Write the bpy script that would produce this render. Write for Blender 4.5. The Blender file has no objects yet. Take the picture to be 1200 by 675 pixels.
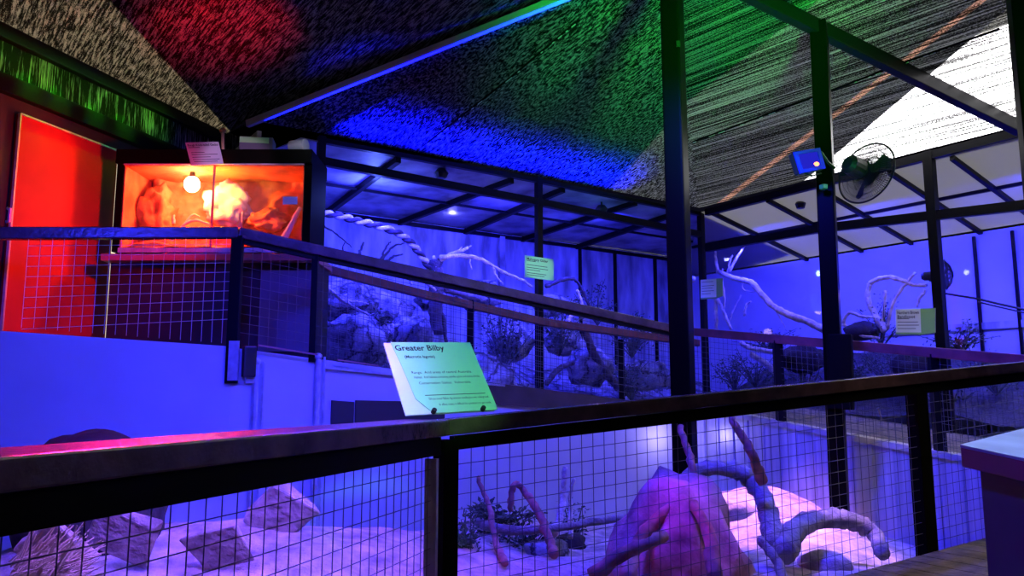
import bpy, bmesh, math, random
from mathutils import Vector, Matrix, noise
V = Vector
PI = math.pi
RND = random.Random(7)
SC = bpy.context.scene
COL = SC.collection

# ------------------------------------------------------------------ camera
F = 950.0
PITCH = math.atan(133.0 / F)
CAM = V((0, 0, 1.09))
cd = bpy.data.cameras.new('camera')
cam = bpy.data.objects.new('camera', cd)
COL.objects.link(cam)
cam.location = CAM
cam.rotation_euler = (PI / 2 + PITCH, 0, 0)
cd.sensor_width = 36.0
cd.lens = 36.0 * F / 1200.0
cd.clip_start = 0.02
SC.camera = cam
CP, SP = math.cos(PITCH), math.sin(PITCH)


def ray(px, py):
    u = (px - 600.0) / F
    v = (337.5 - py) / F
    return V((u, CP - v * SP, SP + v * CP))


def P(px, py, Y):
    d = ray(px, py)
    return CAM + d * (Y / d.y)


def hitv(px, py, a, b):
    """ray meets the vertical plane through plan points a, b"""
    d = ray(px, py)
    n = V((b[1] - a[1], -(b[0] - a[0]), 0))
    t = (V((a[0], a[1], 0)) - CAM).dot(n) / d.dot(n)
    return CAM + d * t


def hitz(px, py, z):
    d = ray(px, py)
    return CAM + d * ((z - CAM.z) / d.z)


def tri_hit(px, py, tris):
    d = ray(px, py)
    best = None
    for a, b, c in tris:
        n = (b - a).cross(c - a)
        dn = d.dot(n)
        if abs(dn) < 1e-9:
            continue
        t = (a - CAM).dot(n) / dn
        if t <= 0:
            continue
        p = CAM + d * t
        ok = True
        for u, v in ((a, b), (b, c), (c, a)):
            if (v - u).cross(p - u).dot(n) < -1e-6:
                ok = False
        if ok and (best is None or t < best[0]):
            best = (t, p)
    return best[1] if best else None


# ------------------------------------------------------------------ helpers
def tag(o, label=None, cat=None, group=None, kind=None):
    if label: o['label'] = label
    if cat: o['category'] = cat
    if group: o['group'] = group
    if kind: o['kind'] = kind
    return o


def empty(name, loc, label=None, cat=None, group=None):
    o = bpy.data.objects.new(name, None)
    COL.objects.link(o)
    o.location = loc
    o.empty_display_size = 0.05
    return tag(o, label, cat, group)


class MB:
    def __init__(self):
        self.bm = bmesh.new()

    def hexa(self, b, t):
        bm = self.bm
        vb = [bm.verts.new(p) for p in b]
        vt = [bm.verts.new(p) for p in t]
        n = len(vb)
        bm.faces.new(list(reversed(vb)))
        bm.faces.new(vt)
        for i in range(n):
            j = (i + 1) % n
            bm.faces.new((vb[i], vb[j], vt[j], vt[i]))
        return self

    def box(self, c, s, rz=0.0):
        c = V(c); ca, sa = math.cos(rz), math.sin(rz)
        q = []
        for x, y in ((-1, -1), (1, -1), (1, 1), (-1, 1)):
            X, Y = x * s[0] / 2, y * s[1] / 2
            q.append(V((c.x + X * ca - Y * sa, c.y + X * sa + Y * ca, 0)))
        return self.hexa([V((p.x, p.y, c.z - s[2] / 2)) for p in q], [V((p.x, p.y, c.z + s[2] / 2)) for p in q])

    def bar(self, a, b, w, h, up=V((0, 0, 1))):
        a, b = V(a), V(b)
        d = (b - a).normalized()
        if abs(d.dot(up)) > 0.98:
            up = V((0, 1, 0))
        s = d.cross(up).normalized()
        u = s.cross(d).normalized()
        q = [s * (-w / 2) + u * (-h / 2), s * (w / 2) + u * (-h / 2), s * (w / 2) + u * (h / 2), s * (-w / 2) + u * (h / 2)]
        return self.hexa([a + p for p in q], [b + p for p in q])

    def tube(self, pts, r, n=8, cap=True):
        pts = [V(p) for p in pts]
        m = len(pts)
        rs = r if isinstance(r, (list, tuple)) else [r] * m
        rings = []
        ref = None
        for i, p in enumerate(pts):
            d = (pts[min(i + 1, m - 1)] - pts[max(i - 1, 0)])
            if d.length < 1e-9:
                d = V((0, 0, 1))
            d.normalize()
            if ref is None:
                ref = V((0, 0, 1)) if abs(d.z) < 0.9 else V((0, 1, 0))
            s = d.cross(ref)
            if s.length < 1e-6:
                s = d.cross(V((1, 0, 0)))
            s.normalize()
            u = s.cross(d).normalized()
            ref = u
            rings.append([self.bm.verts.new(p + (s * math.cos(2 * PI * k / n) + u * math.sin(2 * PI * k / n)) * rs[i]) for k in range(n)])
        for i in range(m - 1):
            A, B = rings[i], rings[i + 1]
            for k in range(n):
                j = (k + 1) % n
                self.bm.faces.new((A[k], A[j], B[j], B[k]))
        if cap:
            self.bm.faces.new(list(reversed(rings[0])))
            self.bm.faces.new(rings[-1])
        return self

    def quad(self, *ps):
        self.bm.faces.new([self.bm.verts.new(V(p)) for p in ps])
        return self

    def slab(self, ps, off):
        ps = [V(p) for p in ps]
        off = V(off)
        return self.hexa(ps, [p + off for p in ps])

    def blob(self, c, s, seed=0, amp=0.25, sub=3, freq=1.3, rz=0.0, flat=None):
        c = V(c)
        t = bmesh.new()
        bmesh.ops.create_icosphere(t, subdivisions=sub, radius=1.0)
        ca, sa = math.cos(rz), math.sin(rz)
        o = V((seed * 3.17, seed * 1.71, seed * 2.3))
        mp = {}
        for v in t.verts:
            p = v.co.copy()
            k = 1 + amp * noise.noise(p * freq + o) + amp * .45 * noise.noise(p * freq * 2.7 + o)
            p *= k
            if flat is not None and p.z < flat:
                p.z = flat
            p = V((p.x * s[0], p.y * s[1], p.z * s[2]))
            p = V((p.x * ca - p.y * sa, p.x * sa + p.y * ca, p.z))
            mp[v] = self.bm.verts.new(c + p)
        for f in t.faces:
            self.bm.faces.new([mp[v] for v in f.verts])
        t.free()
        return self

    def disc(self, c, axis, r, h, n=24):
        c = V(c); a = V(axis).normalized()
        return self.tube([c - a * h / 2, c + a * h / 2], r, n)

    def build(self, name, mat, parent=None, smooth=False, bevel=0.0):
        bm = self.bm
        if bevel:
            bmesh.ops.bevel(bm, geom=list(bm.edges), offset=bevel, segments=2, affect='EDGES', profile=0.6)
        bmesh.ops.recalc_face_normals(bm, faces=list(bm.faces))
        me = bpy.data.meshes.new(name)
        bm.to_mesh(me); bm.free()
        if smooth:
            for p in me.polygons:
                p.use_smooth = True
        me.materials.append(mat)
        o = bpy.data.objects.new(name, me)
        COL.objects.link(o)
        if parent:
            o.parent = parent
            o.matrix_parent_inverse = Matrix.Translation(-parent_world(parent))
        return o


def parent_world(p):
    t = V((0, 0, 0))
    while p is not None:
        t += V(p.location)
        # children meshes sit at their parents' offsets, already cancelled
        if p.type != 'EMPTY':
            t -= V(p.location)
            return t + (parent_world_off(p))
        p = p.parent
    return t


def parent_world_off(p):
    return V((0, 0, 0))


def spline(pts, k=6, jit=0.0, seed=0):
    r = random.Random(seed)
    pts = [V(p) for p in pts]
    q = [pts[0] * 2 - pts[1]] + pts + [pts[-1] * 2 - pts[-2]]
    out = []
    for i in range(1, len(q) - 2):
        for j in range(k):
            t = j / k
            a, b, c, d = q[i - 1], q[i], q[i + 1], q[i + 2]
            p = 0.5 * ((2 * b) + (-a + c) * t + (2 * a - 5 * b + 4 * c - d) * t * t + (-a + 3 * b - 3 * c + d) * t ** 3)
            if jit:
                p = p + V((r.uniform(-jit, jit), r.uniform(-jit, jit), r.uniform(-jit, jit)))
            out.append(p)
    out.append(pts[-1])
    return out


def taper(n, a, b):
    return [a + (b - a) * i / (n - 1) for i in range(n)]


def branch(mb, pts, r0, r1, jit=0.01, seed=1, n=8):
    s = spline(pts, 6, jit, seed)
    rs = taper(len(s), r0, r1)
    rr = random.Random(seed + 5)
    rs = [r * rr.uniform(.88, 1.12) for r in rs]
    mb.tube(s, rs, n)
    return mb


# ------------------------------------------------------------------ materials
def mat(name, col, rough=0.6, metal=0.0, spec=0.5, bump=None, var=None, stretch=None):
    """col RGB; var=(scale, amount) mottles it, bump=(scale, strength)"""
    m = bpy.data.materials.new(name)
    m.use_nodes = True
    nt = m.node_tree
    b = nt.nodes['Principled BSDF']
    b.inputs['Base Color'].default_value = (*col, 1)
    b.inputs['Roughness'].default_value = rough
    b.inputs['Metallic'].default_value = metal
    b.inputs['Specular IOR Level'].default_value = spec
    tc = None
    if var or bump:
        tc = nt.nodes.new('ShaderNodeTexCoord')
        src = tc.outputs['Object']
        if stretch:
            mp = nt.nodes.new('ShaderNodeMapping')
            mp.inputs['Scale'].default_value = stretch
            nt.links.new(src, mp.inputs['Vector'])
            src = mp.outputs['Vector']
    if var:
        n = nt.nodes.new('ShaderNodeTexNoise')
        n.inputs['Scale'].default_value = var[0]
        n.inputs['Detail'].default_value = 5
        nt.links.new(src, n.inputs['Vector'])
        r = nt.nodes.new('ShaderNodeValToRGB')
        k = var[1]
        r.color_ramp.elements[0].position = .32
        r.color_ramp.elements[1].position = .68
        r.color_ramp.elements[0].color = (*[c * (1 - k) for c in col], 1)
        r.color_ramp.elements[1].color = (*[min(1, c * (1 + k)) for c in col], 1)
        nt.links.new(n.outputs['Fac'], r.inputs['Fac'])
        nt.links.new(r.outputs['Color'], b.inputs['Base Color'])
    if bump:
        n = nt.nodes.new('ShaderNodeTexNoise')
        n.inputs['Scale'].default_value = bump[0]
        n.inputs['Detail'].default_value = 6
        nt.links.new(src, n.inputs['Vector'])
        u = nt.nodes.new('ShaderNodeBump')
        u.inputs['Strength'].default_value = bump[1]
        u.inputs['Distance'].default_value = 0.03
        nt.links.new(n.outputs['Fac'], u.inputs['Height'])
        nt.links.new(u.outputs['Normal'], b.inputs['Normal'])
    return m


def emis(name, col, s):
    m = bpy.data.materials.new(name); m.use_nodes = True
    nt = m.node_tree; nt.nodes.clear()
    e = nt.nodes.new('ShaderNodeEmission'); o = nt.nodes.new('ShaderNodeOutputMaterial')
    e.inputs[0].default_value = (*col, 1); e.inputs[1].default_value = s
    nt.links.new(e.outputs[0], o.inputs[0])
    return m


def glassmat(name, tint=(1, 1, 1), refl=0.06):
    m = bpy.data.materials.new(name); m.use_nodes = True
    nt = m.node_tree; nt.nodes.clear()
    t = nt.nodes.new('ShaderNodeBsdfTransparent'); t.inputs[0].default_value = (*tint, 1)
    g = nt.nodes.new('ShaderNodeBsdfGlossy'); g.inputs['Roughness'].default_value = 0.03
    mx = nt.nodes.new('ShaderNodeMixShader'); mx.inputs[0].default_value = refl
    o = nt.nodes.new('ShaderNodeOutputMaterial')
    nt.links.new(t.outputs[0], mx.inputs[1]); nt.links.new(g.outputs[0], mx.inputs[2]); nt.links.new(mx.outputs[0], o.inputs[0])
    return m


def sheetmat(name, tint):
    m = bpy.data.materials.new(name); m.use_nodes = True
    nt = m.node_tree; nt.nodes.clear()
    t = nt.nodes.new('ShaderNodeBsdfTransparent'); t.inputs[0].default_value = (*tint, 1)
    o = nt.nodes.new('ShaderNodeOutputMaterial')
    nt.links.new(t.outputs[0], o.inputs[0])
    return m


def clothmat(name, rot, light=0.55, dark=0.02, trans=0.5, lo=.50, hi=.72, scl=(75, 5, 75)):
    """woven shade cloth: black knit with pale flecks in long threads"""
    m = bpy.data.materials.new(name); m.use_nodes = True
    nt = m.node_tree; nt.nodes.clear()
    tc = nt.nodes.new('ShaderNodeTexCoord')
    mp0 = nt.nodes.new('ShaderNodeMapping'); mp0.inputs['Rotation'].default_value = rot
    nt.links.new(tc.outputs['Object'], mp0.inputs['Vector'])
    mp = nt.nodes.new('ShaderNodeMapping'); mp.inputs['Scale'].default_value = scl
    nt.links.new(mp0.outputs['Vector'], mp.inputs['Vector'])
    n = nt.nodes.new('ShaderNodeTexNoise'); n.inputs['Scale'].default_value = 1.0; n.inputs['Detail'].default_value = 3
    n.inputs['Roughness'].default_value = .65
    nt.links.new(mp.outputs['Vector'], n.inputs['Vector'])
    mp2 = nt.nodes.new('ShaderNodeMapping'); mp2.inputs['Scale'].default_value = (scl[0] * .22, scl[1] * .007, scl[2] * .22)
    nt.links.new(mp0.outputs['Vector'], mp2.inputs['Vector'])
    n2 = nt.nodes.new('ShaderNodeTexNoise'); n2.inputs['Scale'].default_value = 1.0; n2.inputs['Detail'].default_value = 2
    nt.links.new(mp2.outputs['Vector'], n2.inputs['Vector'])
    ad = nt.nodes.new('ShaderNodeMath'); ad.operation = 'MULTIPLY_ADD'
    nt.links.new(n2.outputs['Fac'], ad.inputs[0]); ad.inputs[1].default_value = .55 if lo < .6 else .85
    nt.links.new(n.outputs['Fac'], ad.inputs[2])
    r = nt.nodes.new('ShaderNodeValToRGB')
    r.color_ramp.elements[0].position = lo + .26; r.color_ramp.elements[1].position = hi + .3
    r.color_ramp.elements[0].color = (dark, dark, dark, 1); r.color_ramp.elements[1].color = (light, light, light, 1)
    nt.links.new(ad.outputs[0], r.inputs['Fac'])
    d = nt.nodes.new('ShaderNodeBsdfDiffuse'); t = nt.nodes.new('ShaderNodeBsdfTranslucent')
    nt.links.new(r.outputs['Color'], d.inputs['Color']); nt.links.new(r.outputs['Color'], t.inputs['Color'])
    mx = nt.nodes.new('ShaderNodeMixShader'); mx.inputs[0].default_value = trans
    o = nt.nodes.new('ShaderNodeOutputMaterial')
    nt.links.new(d.outputs[0], mx.inputs[1]); nt.links.new(t.outputs[0], mx.inputs[2]); nt.links.new(mx.outputs[0], o.inputs[0])
    return m


M = {}
M['rail_wood'] = mat('rail_wood', (.085, .045, .05), .27, bump=(30, .15), var=(8, .35), stretch=(1, 1, 1))
M['rail_red'] = mat('rail_red', (.20, .05, .05), .45, var=(8, .3))
M['black_steel'] = mat('black_steel', (.004, .004, .0022), .6, spec=.03)
M['dark_steel'] = mat('dark_steel', (.006, .006, .007), .45, spec=.10)
M['post_steel'] = mat('post_steel', (.0035, .0035, .002), .3, spec=.04)
M['painted_steel'] = mat('painted_steel', (.50, .50, .55), .5)
M['wire'] = mat('wire', (.10, .10, .11), .45)
M['wire_lit'] = mat('wire_lit', (.5, .5, .52), .4)  # lit copy of the same wire: light put into its colour
M['galv'] = mat('galv', (.62, .62, .64), .4, metal=.4, var=(14, .2))
M['white_panel'] = mat('white_panel', (.62, .62, .66), .55, var=(1.1, .10))
M['sheet_metal'] = mat('sheet_metal', (.55, .55, .58), .34, metal=.35, var=(3, .25), stretch=(4, 4, .25), bump=(3, .25))
M['cage_wall'] = mat('cage_wall', (.46, .46, .50), .6, var=(2.6, .55), stretch=(2, 2, .5))
M['cage_roof'] = mat('cage_roof', (.36, .36, .39), .55, var=(2.6, .65))
M['sand'] = mat('sand', (.55, .44, .42), .9, var=(7, .42), bump=(14, 1.0))
M['rock'] = mat('rock', (.30, .29, .30), .85, var=(5, .8), bump=(8, 1.0))
def cracked(name, lo, hi, sc):
    m = mat(name, hi, .85, bump=(9, 1.0)); nt = m.node_tree
    tc = nt.nodes.new('ShaderNodeTexCoord')
    n = nt.nodes.new('ShaderNodeTexNoise'); n.inputs['Scale'].default_value = sc; n.inputs['Detail'].default_value = 8; n.inputs['Roughness'].default_value = .7
    v = nt.nodes.new('ShaderNodeTexVoronoi'); v.feature = 'DISTANCE_TO_EDGE'; v.inputs['Scale'].default_value = sc * .8
    w = nt.nodes.new('ShaderNodeVectorMath'); w.operation = 'MULTIPLY_ADD'; w.inputs[1].default_value = (.35, .35, .35)
    nt.links.new(tc.outputs['Object'], n.inputs['Vector']); nt.links.new(n.outputs['Color'], w.inputs[0]); nt.links.new(tc.outputs['Object'], w.inputs[2]); nt.links.new(w.outputs[0], v.inputs['Vector'])
    r1 = nt.nodes.new('ShaderNodeValToRGB'); r1.color_ramp.elements[0].position = .36; r1.color_ramp.elements[1].position = .60
    r1.color_ramp.elements[0].color = (*lo, 1); r1.color_ramp.elements[1].color = (*hi, 1)
    nt.links.new(n.outputs['Fac'], r1.inputs['Fac'])
    r2 = nt.nodes.new('ShaderNodeValToRGB'); r2.color_ramp.elements[0].position = .01; r2.color_ramp.elements[1].position = .07
    r2.color_ramp.elements[0].color = (.12, .12, .12, 1)
    nt.links.new(v.outputs['Distance'], r2.inputs['Fac'])
    mx = nt.nodes.new('ShaderNodeMix'); mx.data_type = 'RGBA'; mx.blend_type = 'MULTIPLY'; mx.inputs[0].default_value = 1
    nt.links.new(r1.outputs['Color'], mx.inputs[6]); nt.links.new(r2.outputs['Color'], mx.inputs[7])
    nt.links.new(mx.outputs[2], nt.nodes['Principled BSDF'].inputs['Base Color'])
    return m
M['rock'] = cracked('rock', (.07, .07, .08), (.50, .48, .50), 3.2)
M['rock_dark'] = mat('rock_dark', (.03, .022, .026), .85, var=(4, .4), bump=(9, .7))
M['mound'] = mat('mound', (.50, .26, .34), .9, var=(5, .6), bump=(9, 1.0))
M['log'] = mat('log', (.30, .26, .27), .85, var=(9, .4), bump=(26, .7))
M['wood_pale'] = mat('wood_pale', (.80, .68, .62), .8, var=(14, .35), bump=(40, .5))
M['wood_dark'] = mat('wood_dark', (.07, .055, .055), .85, var=(10, .4), bump=(30, .5))
M['wood_red'] = mat('wood_red', (.42, .17, .17), .8, var=(12, .4))
M['leaf'] = mat('leaf', (.08, .11, .08), .7, var=(9, .5))
M['straw'] = mat('straw', (.75, .6, .45), .9)
M['deck'] = mat('deck', (.15, .12, .085), .8, var=(9, .5), bump=(30, .4))
M['kick'] = mat('kick', (.035, .022, .03), .6, var=(5, .4))
M['ledge'] = mat('ledge', (.50, .48, .34), .7, var=(6, .35))
M['soil'] = mat('soil', (.07, .065, .07), .95, var=(5, .5), bump=(12, .9))
M['dark_panel'] = mat('dark_panel', (.03, .022, .024), .7)
M['door'] = mat('door', (.50, .025, .025), .55, spec=.12, var=(1.3, .25))
M['cabinet'] = mat('cabinet', (.12, .12, .15), .6, var=(3, .15))
M['cab_top'] = mat('cab_top', (.62, .64, .66), .32, var=(7, .18))
M['cab_edge'] = mat('cab_edge', (.40, .16, .15), .5)
M['paper'] = mat('paper', (.80, .82, .80), .6)
M['paper_green'] = mat('paper_green', (.40, .84, .50), .6)
M['green_band'] = mat('green_band', (.22, .42, .16), .6)
M['ink'] = mat('ink', (.02, .02, .02), .7)
M['plastic_black'] = mat('plastic_black', (.015, .015, .016), .45)
M['white_plastic'] = mat('white_plastic', (.62, .62, .6), .5)
M['tank_rock'] = mat('tank_rock', (.60, .28, .09), .85, var=(5, .5), bump=(7, .9))
M['tank_back'] = mat('tank_back', (.66, .26, .08), .8, var=(4, .5), bump=(5, .6))
M['tank_sand'] = mat('tank_sand', (.66, .32, .14), .9, var=(9, .4), bump=(20, .7))
M['tank_pale'] = mat('tank_pale', (.85, .78, .62), .8, var=(5, .25), bump=(6, .7))
m_ = bpy.data.materials.new('cage_roof_day'); m_.use_nodes = True
nt_ = m_.node_tree; b_ = nt_.nodes['Principled BSDF']; b_.inputs['Base Color'].default_value = (.42, .42, .44, 1); b_.inputs['Roughness'].default_value = .6
t_ = nt_.nodes.new('ShaderNodeBsdfTranslucent'); t_.inputs[0].default_value = (.5, .5, .48, 1)
x_ = nt_.nodes.new('ShaderNodeMixShader'); x_.inputs[0].default_value = .5
nt_.links.new(b_.outputs[0], x_.inputs[1]); nt_.links.new(t_.outputs[0], x_.inputs[2]); nt_.links.new(x_.outputs[0], nt_.nodes['Material Output'].inputs[0])
M['cage_roof_day'] = m_
M['glass'] = glassmat('glass', (.95, .95, .96), .09)
M['cage_glass'] = glassmat('cage_glass', (.96, .96, .97), .03)
M['bulb'] = emis('bulb', (1, .62, .35), 60)
M['blue_tube'] = emis('blue_tube', (.25, .35, 1), 6)
M['gap'] = emis('gap', (1, .84, .62), .9)
M['lamp_glow'] = emis('lamp_glow', (1, .30, .12), 3)
SEAM = math.atan2(.36, 1)
M['cloth_wall'] = clothmat('cloth_wall', (0, 0, 0), light=.42, dark=.01, lo=.54, hi=.84, scl=(90, 90, 4))  # weave streaks also stand in for green light leaking down the wall

# ------------------------------------------------------------------ plan of the place
C = P(527, 492, 3.30)                 # corner of the near barriers
G0 = P(0, 535, 1.375)                 # near-left barrier where the frame cuts it
E = P(1083, 436, 4.70)                # right post of the near barrier
S = P(279, 268, 6.2)                  # barrier corner by the terrarium
S0 = P(0, 268, 5.5)
KP = P(800, 384, 8.95)                # far corner of the pen
dA = V((1.43, 1, 0)).normalized()
RW1 = hitv(897, 390, (2.5, 8.07), (3.6, 6.48))
RW2 = hitv(1200, 415, (2.5, 8.07), (3.6, 6.48))
CL = P(375, 165, 8.0)                 # cage front, left end, top
CK = P(820, 250, 11.1)                # cage inner corner
CR = P(1200, 155, 7.8)


def lerp(a, b, t):
    return V(a) + (V(b) - V(a)) * t


def fz(p, z):
    return V((p[0], p[1], z))


def plan(v):
    return V((v[0], v[1], 0))


# ------------------------------------------------------------------ wire mesh panel
def wiregrid(a, b, za0, za1, zb0, zb1, pitch, r, mb=None):
    """grid over the upright panel a-b: bottom za0->zb0, top za1->zb1"""
    mb = mb or MB()
    a, b = plan(a), plan(b)
    L = (b - a).length
    n = max(1, int(L / pitch))
    for i in range(n + 1):
        t = min(1, i * pitch / L)
        p = lerp(a, b, t)
        z0 = za0 + (zb0 - za0) * t; z1 = za1 + (zb1 - za1) * t
        mb.tube([fz(p, z0), fz(p, z1)], r, 4)
    m = int(max(za1 - za0, zb1 - zb0) / pitch)
    for k in range(m + 1):
        A, B = fz(a, za1 - k * pitch), fz(b, zb1 - k * pitch)
        if A.z < za0 - .02 or B.z < zb0 - .02:
            continue
        off = (b - a).normalized().cross(V((0, 0, 1))) * r * 1.6
        mb.tube([A + off, B + off], r, 4)
    return mb


def perp(a, b):
    d = (plan(b) - plan(a)).normalized()
    return V((-d.y, d.x, 0))          # to the left of a->b


# ------------------------------------------------------------------ near barriers
dFL = (plan(C) - plan(G0)).normalized()
dFR = (plan(E) - plan(C)).normalized()
slopeFR = (E.z - C.z) / (plan(E) - plan(C)).length
slopeFL = (C.z - G0.z) / (plan(C) - plan(G0)).length
nFL = V((-dFL.y, dFL.x, 0))           # into the pen (left of travel)
nFR = V((-dFR.y, dFR.x, 0))

G1 = G0 - V((dFL.x, dFL.y, slopeFL)) * 0.9          # past the frame
bl = empty('barrier', fz(lerp(G1, C, .5), 0), 'near timber-topped barrier with coarse wire mesh, running from the bottom left to the corner post', 'barrier', 'barriers around the pen')
wid = .22
m = MB()
m.slab([G1, C + dFL * .04, C + dFL * .04 + nFL * wid, G1 + nFL * wid], (0, 0, -.062))
m.build('handrail', M['rail_wood'], bl, bevel=.006)
m = MB()
o1 = nFL * .02
m.slab([G1 + o1 - V((0, 0, .066)), C + o1 - V((0, 0, .066)) - dFL * .04, C + o1 + nFL * .05 - V((0, 0, .066)) - dFL * .04, G1 + o1 + nFL * .05 - V((0, 0, .066))], (0, 0, -.07))
m.build('steel_rail', M['black_steel'], bl)
m = wiregrid(G1 + nFL * .05, C + nFL * .05 - dFL * .07, -.02, G1.z - .13, -.02, C.z - .13, .060, .0016)
m.build('wire_mesh', M['wire'], bl)
m = MB()
m.box(fz(C + nFL * .05 - dFL * .06, C.z / 2 - .08), (.022, .05, C.z - .14), math.atan2(dFL.y, dFL.x))
m.build('galvanised_edge', M['galv'], bl)
tag(bl.children[-1], 'bright galvanised edge strip')

E2 = E + V((dFR.x, dFR.y, slopeFR)) * 1.8
fr = empty('barrier', fz(lerp(C, E2, .5), .1), 'near black-railed barrier with coarse wire mesh, rising from the corner post to the right', 'barrier', 'barriers around the pen')
m = MB()
w2 = .10
off = dFR * .0
m.slab([C - dFR * .03, E2, E2 + nFR * w2, C - dFR * .03 + nFR * w2], (0, 0, -.065))
m.build('handrail', M['rail_wood'], fr, bevel=.005)
m = MB()
q = nFR * .02 - V((0, 0, .067))
m.slab([C + q + dFR * .03, E2 + q, E2 + q + nFR * .05, C + q + dFR * .03 + nFR * .05], (0, 0, -.055))
m.build('steel_rail', M['black_steel'], fr)
deckz = lambda p: .02 + slopeFR * (plan(p) - plan(C)).dot(dFR)
m = wiregrid(C + nFR * .05 + dFR * .06, E2 + nFR * .05, -.10, C.z - .12, deckz(E2) - .02, E2.z - .12, .060, .0016)
m.build('wire_mesh', M['wire'], fr)
m = MB(); cpost = C + nFR * .045 + dFR * .005
m.box(fz(cpost, C.z / 2 - .09), (.075, .075, C.z + .02), math.atan2(dFR.y, dFR.x) + .25)
m.build('post', M['black_steel'], fr, bevel=.004)
m = MB()
ep = E + nFR * .06
m.box(fz(ep, (E.z + deckz(E)) / 2 - .06), (.085, .085, E.z - deckz(E) - .02), math.atan2(dFR.y, dFR.x) - .1)
m.build('post', M['black_steel'], fr, bevel=.004)
m = MB(); t_ = hitv(1029, 478, C + nFR * .08, E + nFR * .08)
m.tube([t_, t_ + V((.006, 0, -.03)), t_ + V((.02, 0, -.075))], [.009, .006, .001], 6)
m.build('cable_tie', M['white_plastic'], fr)

# ------------------------------------------------------------------ near deck (walkway we stand on)
m = MB()
pl = .135
n0 = -14
for i in range(n0, 40):
    a = plan(C) + dFR * (i * pl)
    z = deckz(a) if i > 0 else .02
    z2 = deckz(a + dFR * pl) if i > 0 else .02
    g = .006
    A = a + dFR * g; B = a + dFR * (pl - g)
    near = -nFR * 3.0
    m.hexa([fz(A + nFR * .0, z - .03), fz(B + nFR * .0, z2 - .03), fz(B + near, z2 - .03), fz(A + near, z - .03)],
           [fz(A + nFR * .0, z), fz(B + nFR * .0, z2), fz(B + near, z2), fz(A + near, z)])
tag(m.build('floor', M['deck']), kind='structure')
m = MB()
m.slab([fz(plan(C) + nFR * .012, -.14), fz(plan(E2) + nFR * .012, deckz(E2) - .16), fz(plan(E2) + nFR * .03, deckz(E2) - .16), fz(plan(C) + nFR * .03, -.14)], (0, 0, .14))
tag(m.build('trim_deck', M['wood_dark']), kind='structure')

# ------------------------------------------------------------------ pen ground
def gz(x, y):
    z = -.12
    def g(cx, cy, sx, sy, h):
        return h * math.exp(-((x - cx) / sx) ** 2 - ((y - cy) / sy) ** 2)
    z += g(2.3, 7.9, .8, 1.0, .42)
    z += g(2.6, 6.6, .5, .7, .12)
    z += g(1.2, 5.3, .9, .8, .18)
    z += g(-2.3, 5.0, 1.3, 1.1, .42)
    z += g(-.9, 5.6, 1.0, 1.0, .28)
    z += g(-.3, 7.4, .8, .6, .2)
    z += .07 * noise.noise(V((x * 1.3, y * 1.3, 0))) + .03 * noise.noise(V((x * 4, y * 4, 3)))
    # stay under the walkway by the near barriers
    d = (V((x, y, 0)) - plan(C)).dot(nFR)
    if d < .5 and x > -.4:
        z = min(z, deckz((x, y, 0)) * .6 - .10)
    return z

m = MB()
NX, NY = 110, 100
X0, X1, Y0, Y1 = -4.6, 4.6, -.5, 9.2
vs = [[m.bm.verts.new((X0 + (X1 - X0) * i / NX, Y0 + (Y1 - Y0) * j / NY, gz(X0 + (X1 - X0) * i / NX, Y0 + (Y1 - Y0) * j / NY))) for j in range(NY + 1)] for i in range(NX + 1)]
for i in range(NX):
    for j in range(NY):
        m.bm.faces.new((vs[i][j], vs[i + 1][j], vs[i + 1][j + 1], vs[i][j + 1]))
tag(m.build('ground', M['sand'], smooth=True), kind='structure')

def ghit(px, py, up=0.0):
    d = ray(px, py); t = 2.0
    while t < 12:
        p = CAM + d * t
        if p.z <= gz(p.x, p.y) + up:
            return p
        t += .02
    return P(px, py, 6.0)

# ------------------------------------------------------------------ pen walls
# left wing: S0 -> S, then the ramp S -> KP, then KP -> RW2
zS0b = hitv(5, 384, S0, S).z; zSb = hitv(272, 403, S0, S).z
S00 = S0 + (S0 - S) * .8
nW = perp(S0, S)
m = MB()
m.slab([fz(S00, -.3), fz(S, -.3), fz(S, zSb - .02), fz(S00, zS0b + (zS0b - zSb) * .8 - .02)], nW * .05)
tag(m.build('wall_left_pen', M['white_panel']), kind='structure')

def rampb(t):                          # mesh bottom along the ramp S->KP
    return hitv(290, 405, S, KP).z * (1 - t) + hitv(790, 476, S, KP).z * t

nR = perp(S, KP)
m = MB()
m.slab([fz(S, -.4), fz(KP, -.4), fz(KP, rampb(1) - .02), fz(S, rampb(0) - .02)], nR * .05)
tag(m.build('wall_ramp', M['white_panel']), kind='structure')
# upright cover strips and a vent recess on the ramp wall
def wallpt(px, py, d=0.0):
    return hitv(px, py, S, KP) - nR * d
for px0, nm in ((300, 'trim_1'), (372, 'trim_2')):
    m = MB()
    top = wallpt(px0, 424 if nm == 'trim_1' else 418, .02); bot = fz(top, -.2)
    m.tube([bot, top], .022, 8)
    m.blob(top + V((0, 0, .0)), (.034, .034, .03), 1, 0, 2)
    m.bar(fz(top + dA * .055, -.2), top + dA * .055, .012, .02)
    tag(m.build(nm, M['galv']), kind='structure')
m = MB()
a, b = wallpt(380, 431, .015), wallpt(590, 452, .015)
m.bar(a, b, .03, .02)
tag(m.build('trim_3', M['galv']), kind='structure')
m = MB()
a, b = wallpt(388, 470, .012), wallpt(466, 470, .012)
for p0, p1 in ((388, 414), (416, 520)):
    A = wallpt(p0, 469, .002); B = wallpt(p1, 471, .002)
    m.slab([fz(A, A.z - .28), fz(B, B.z - .28), B, A], -nR * .02)
vent = m.build('vent_panel', M['dark_panel'])
tag(vent, 'dark rectangular vent panel set in the blue-lit ramp wall behind the large green card', 'vent')

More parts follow.
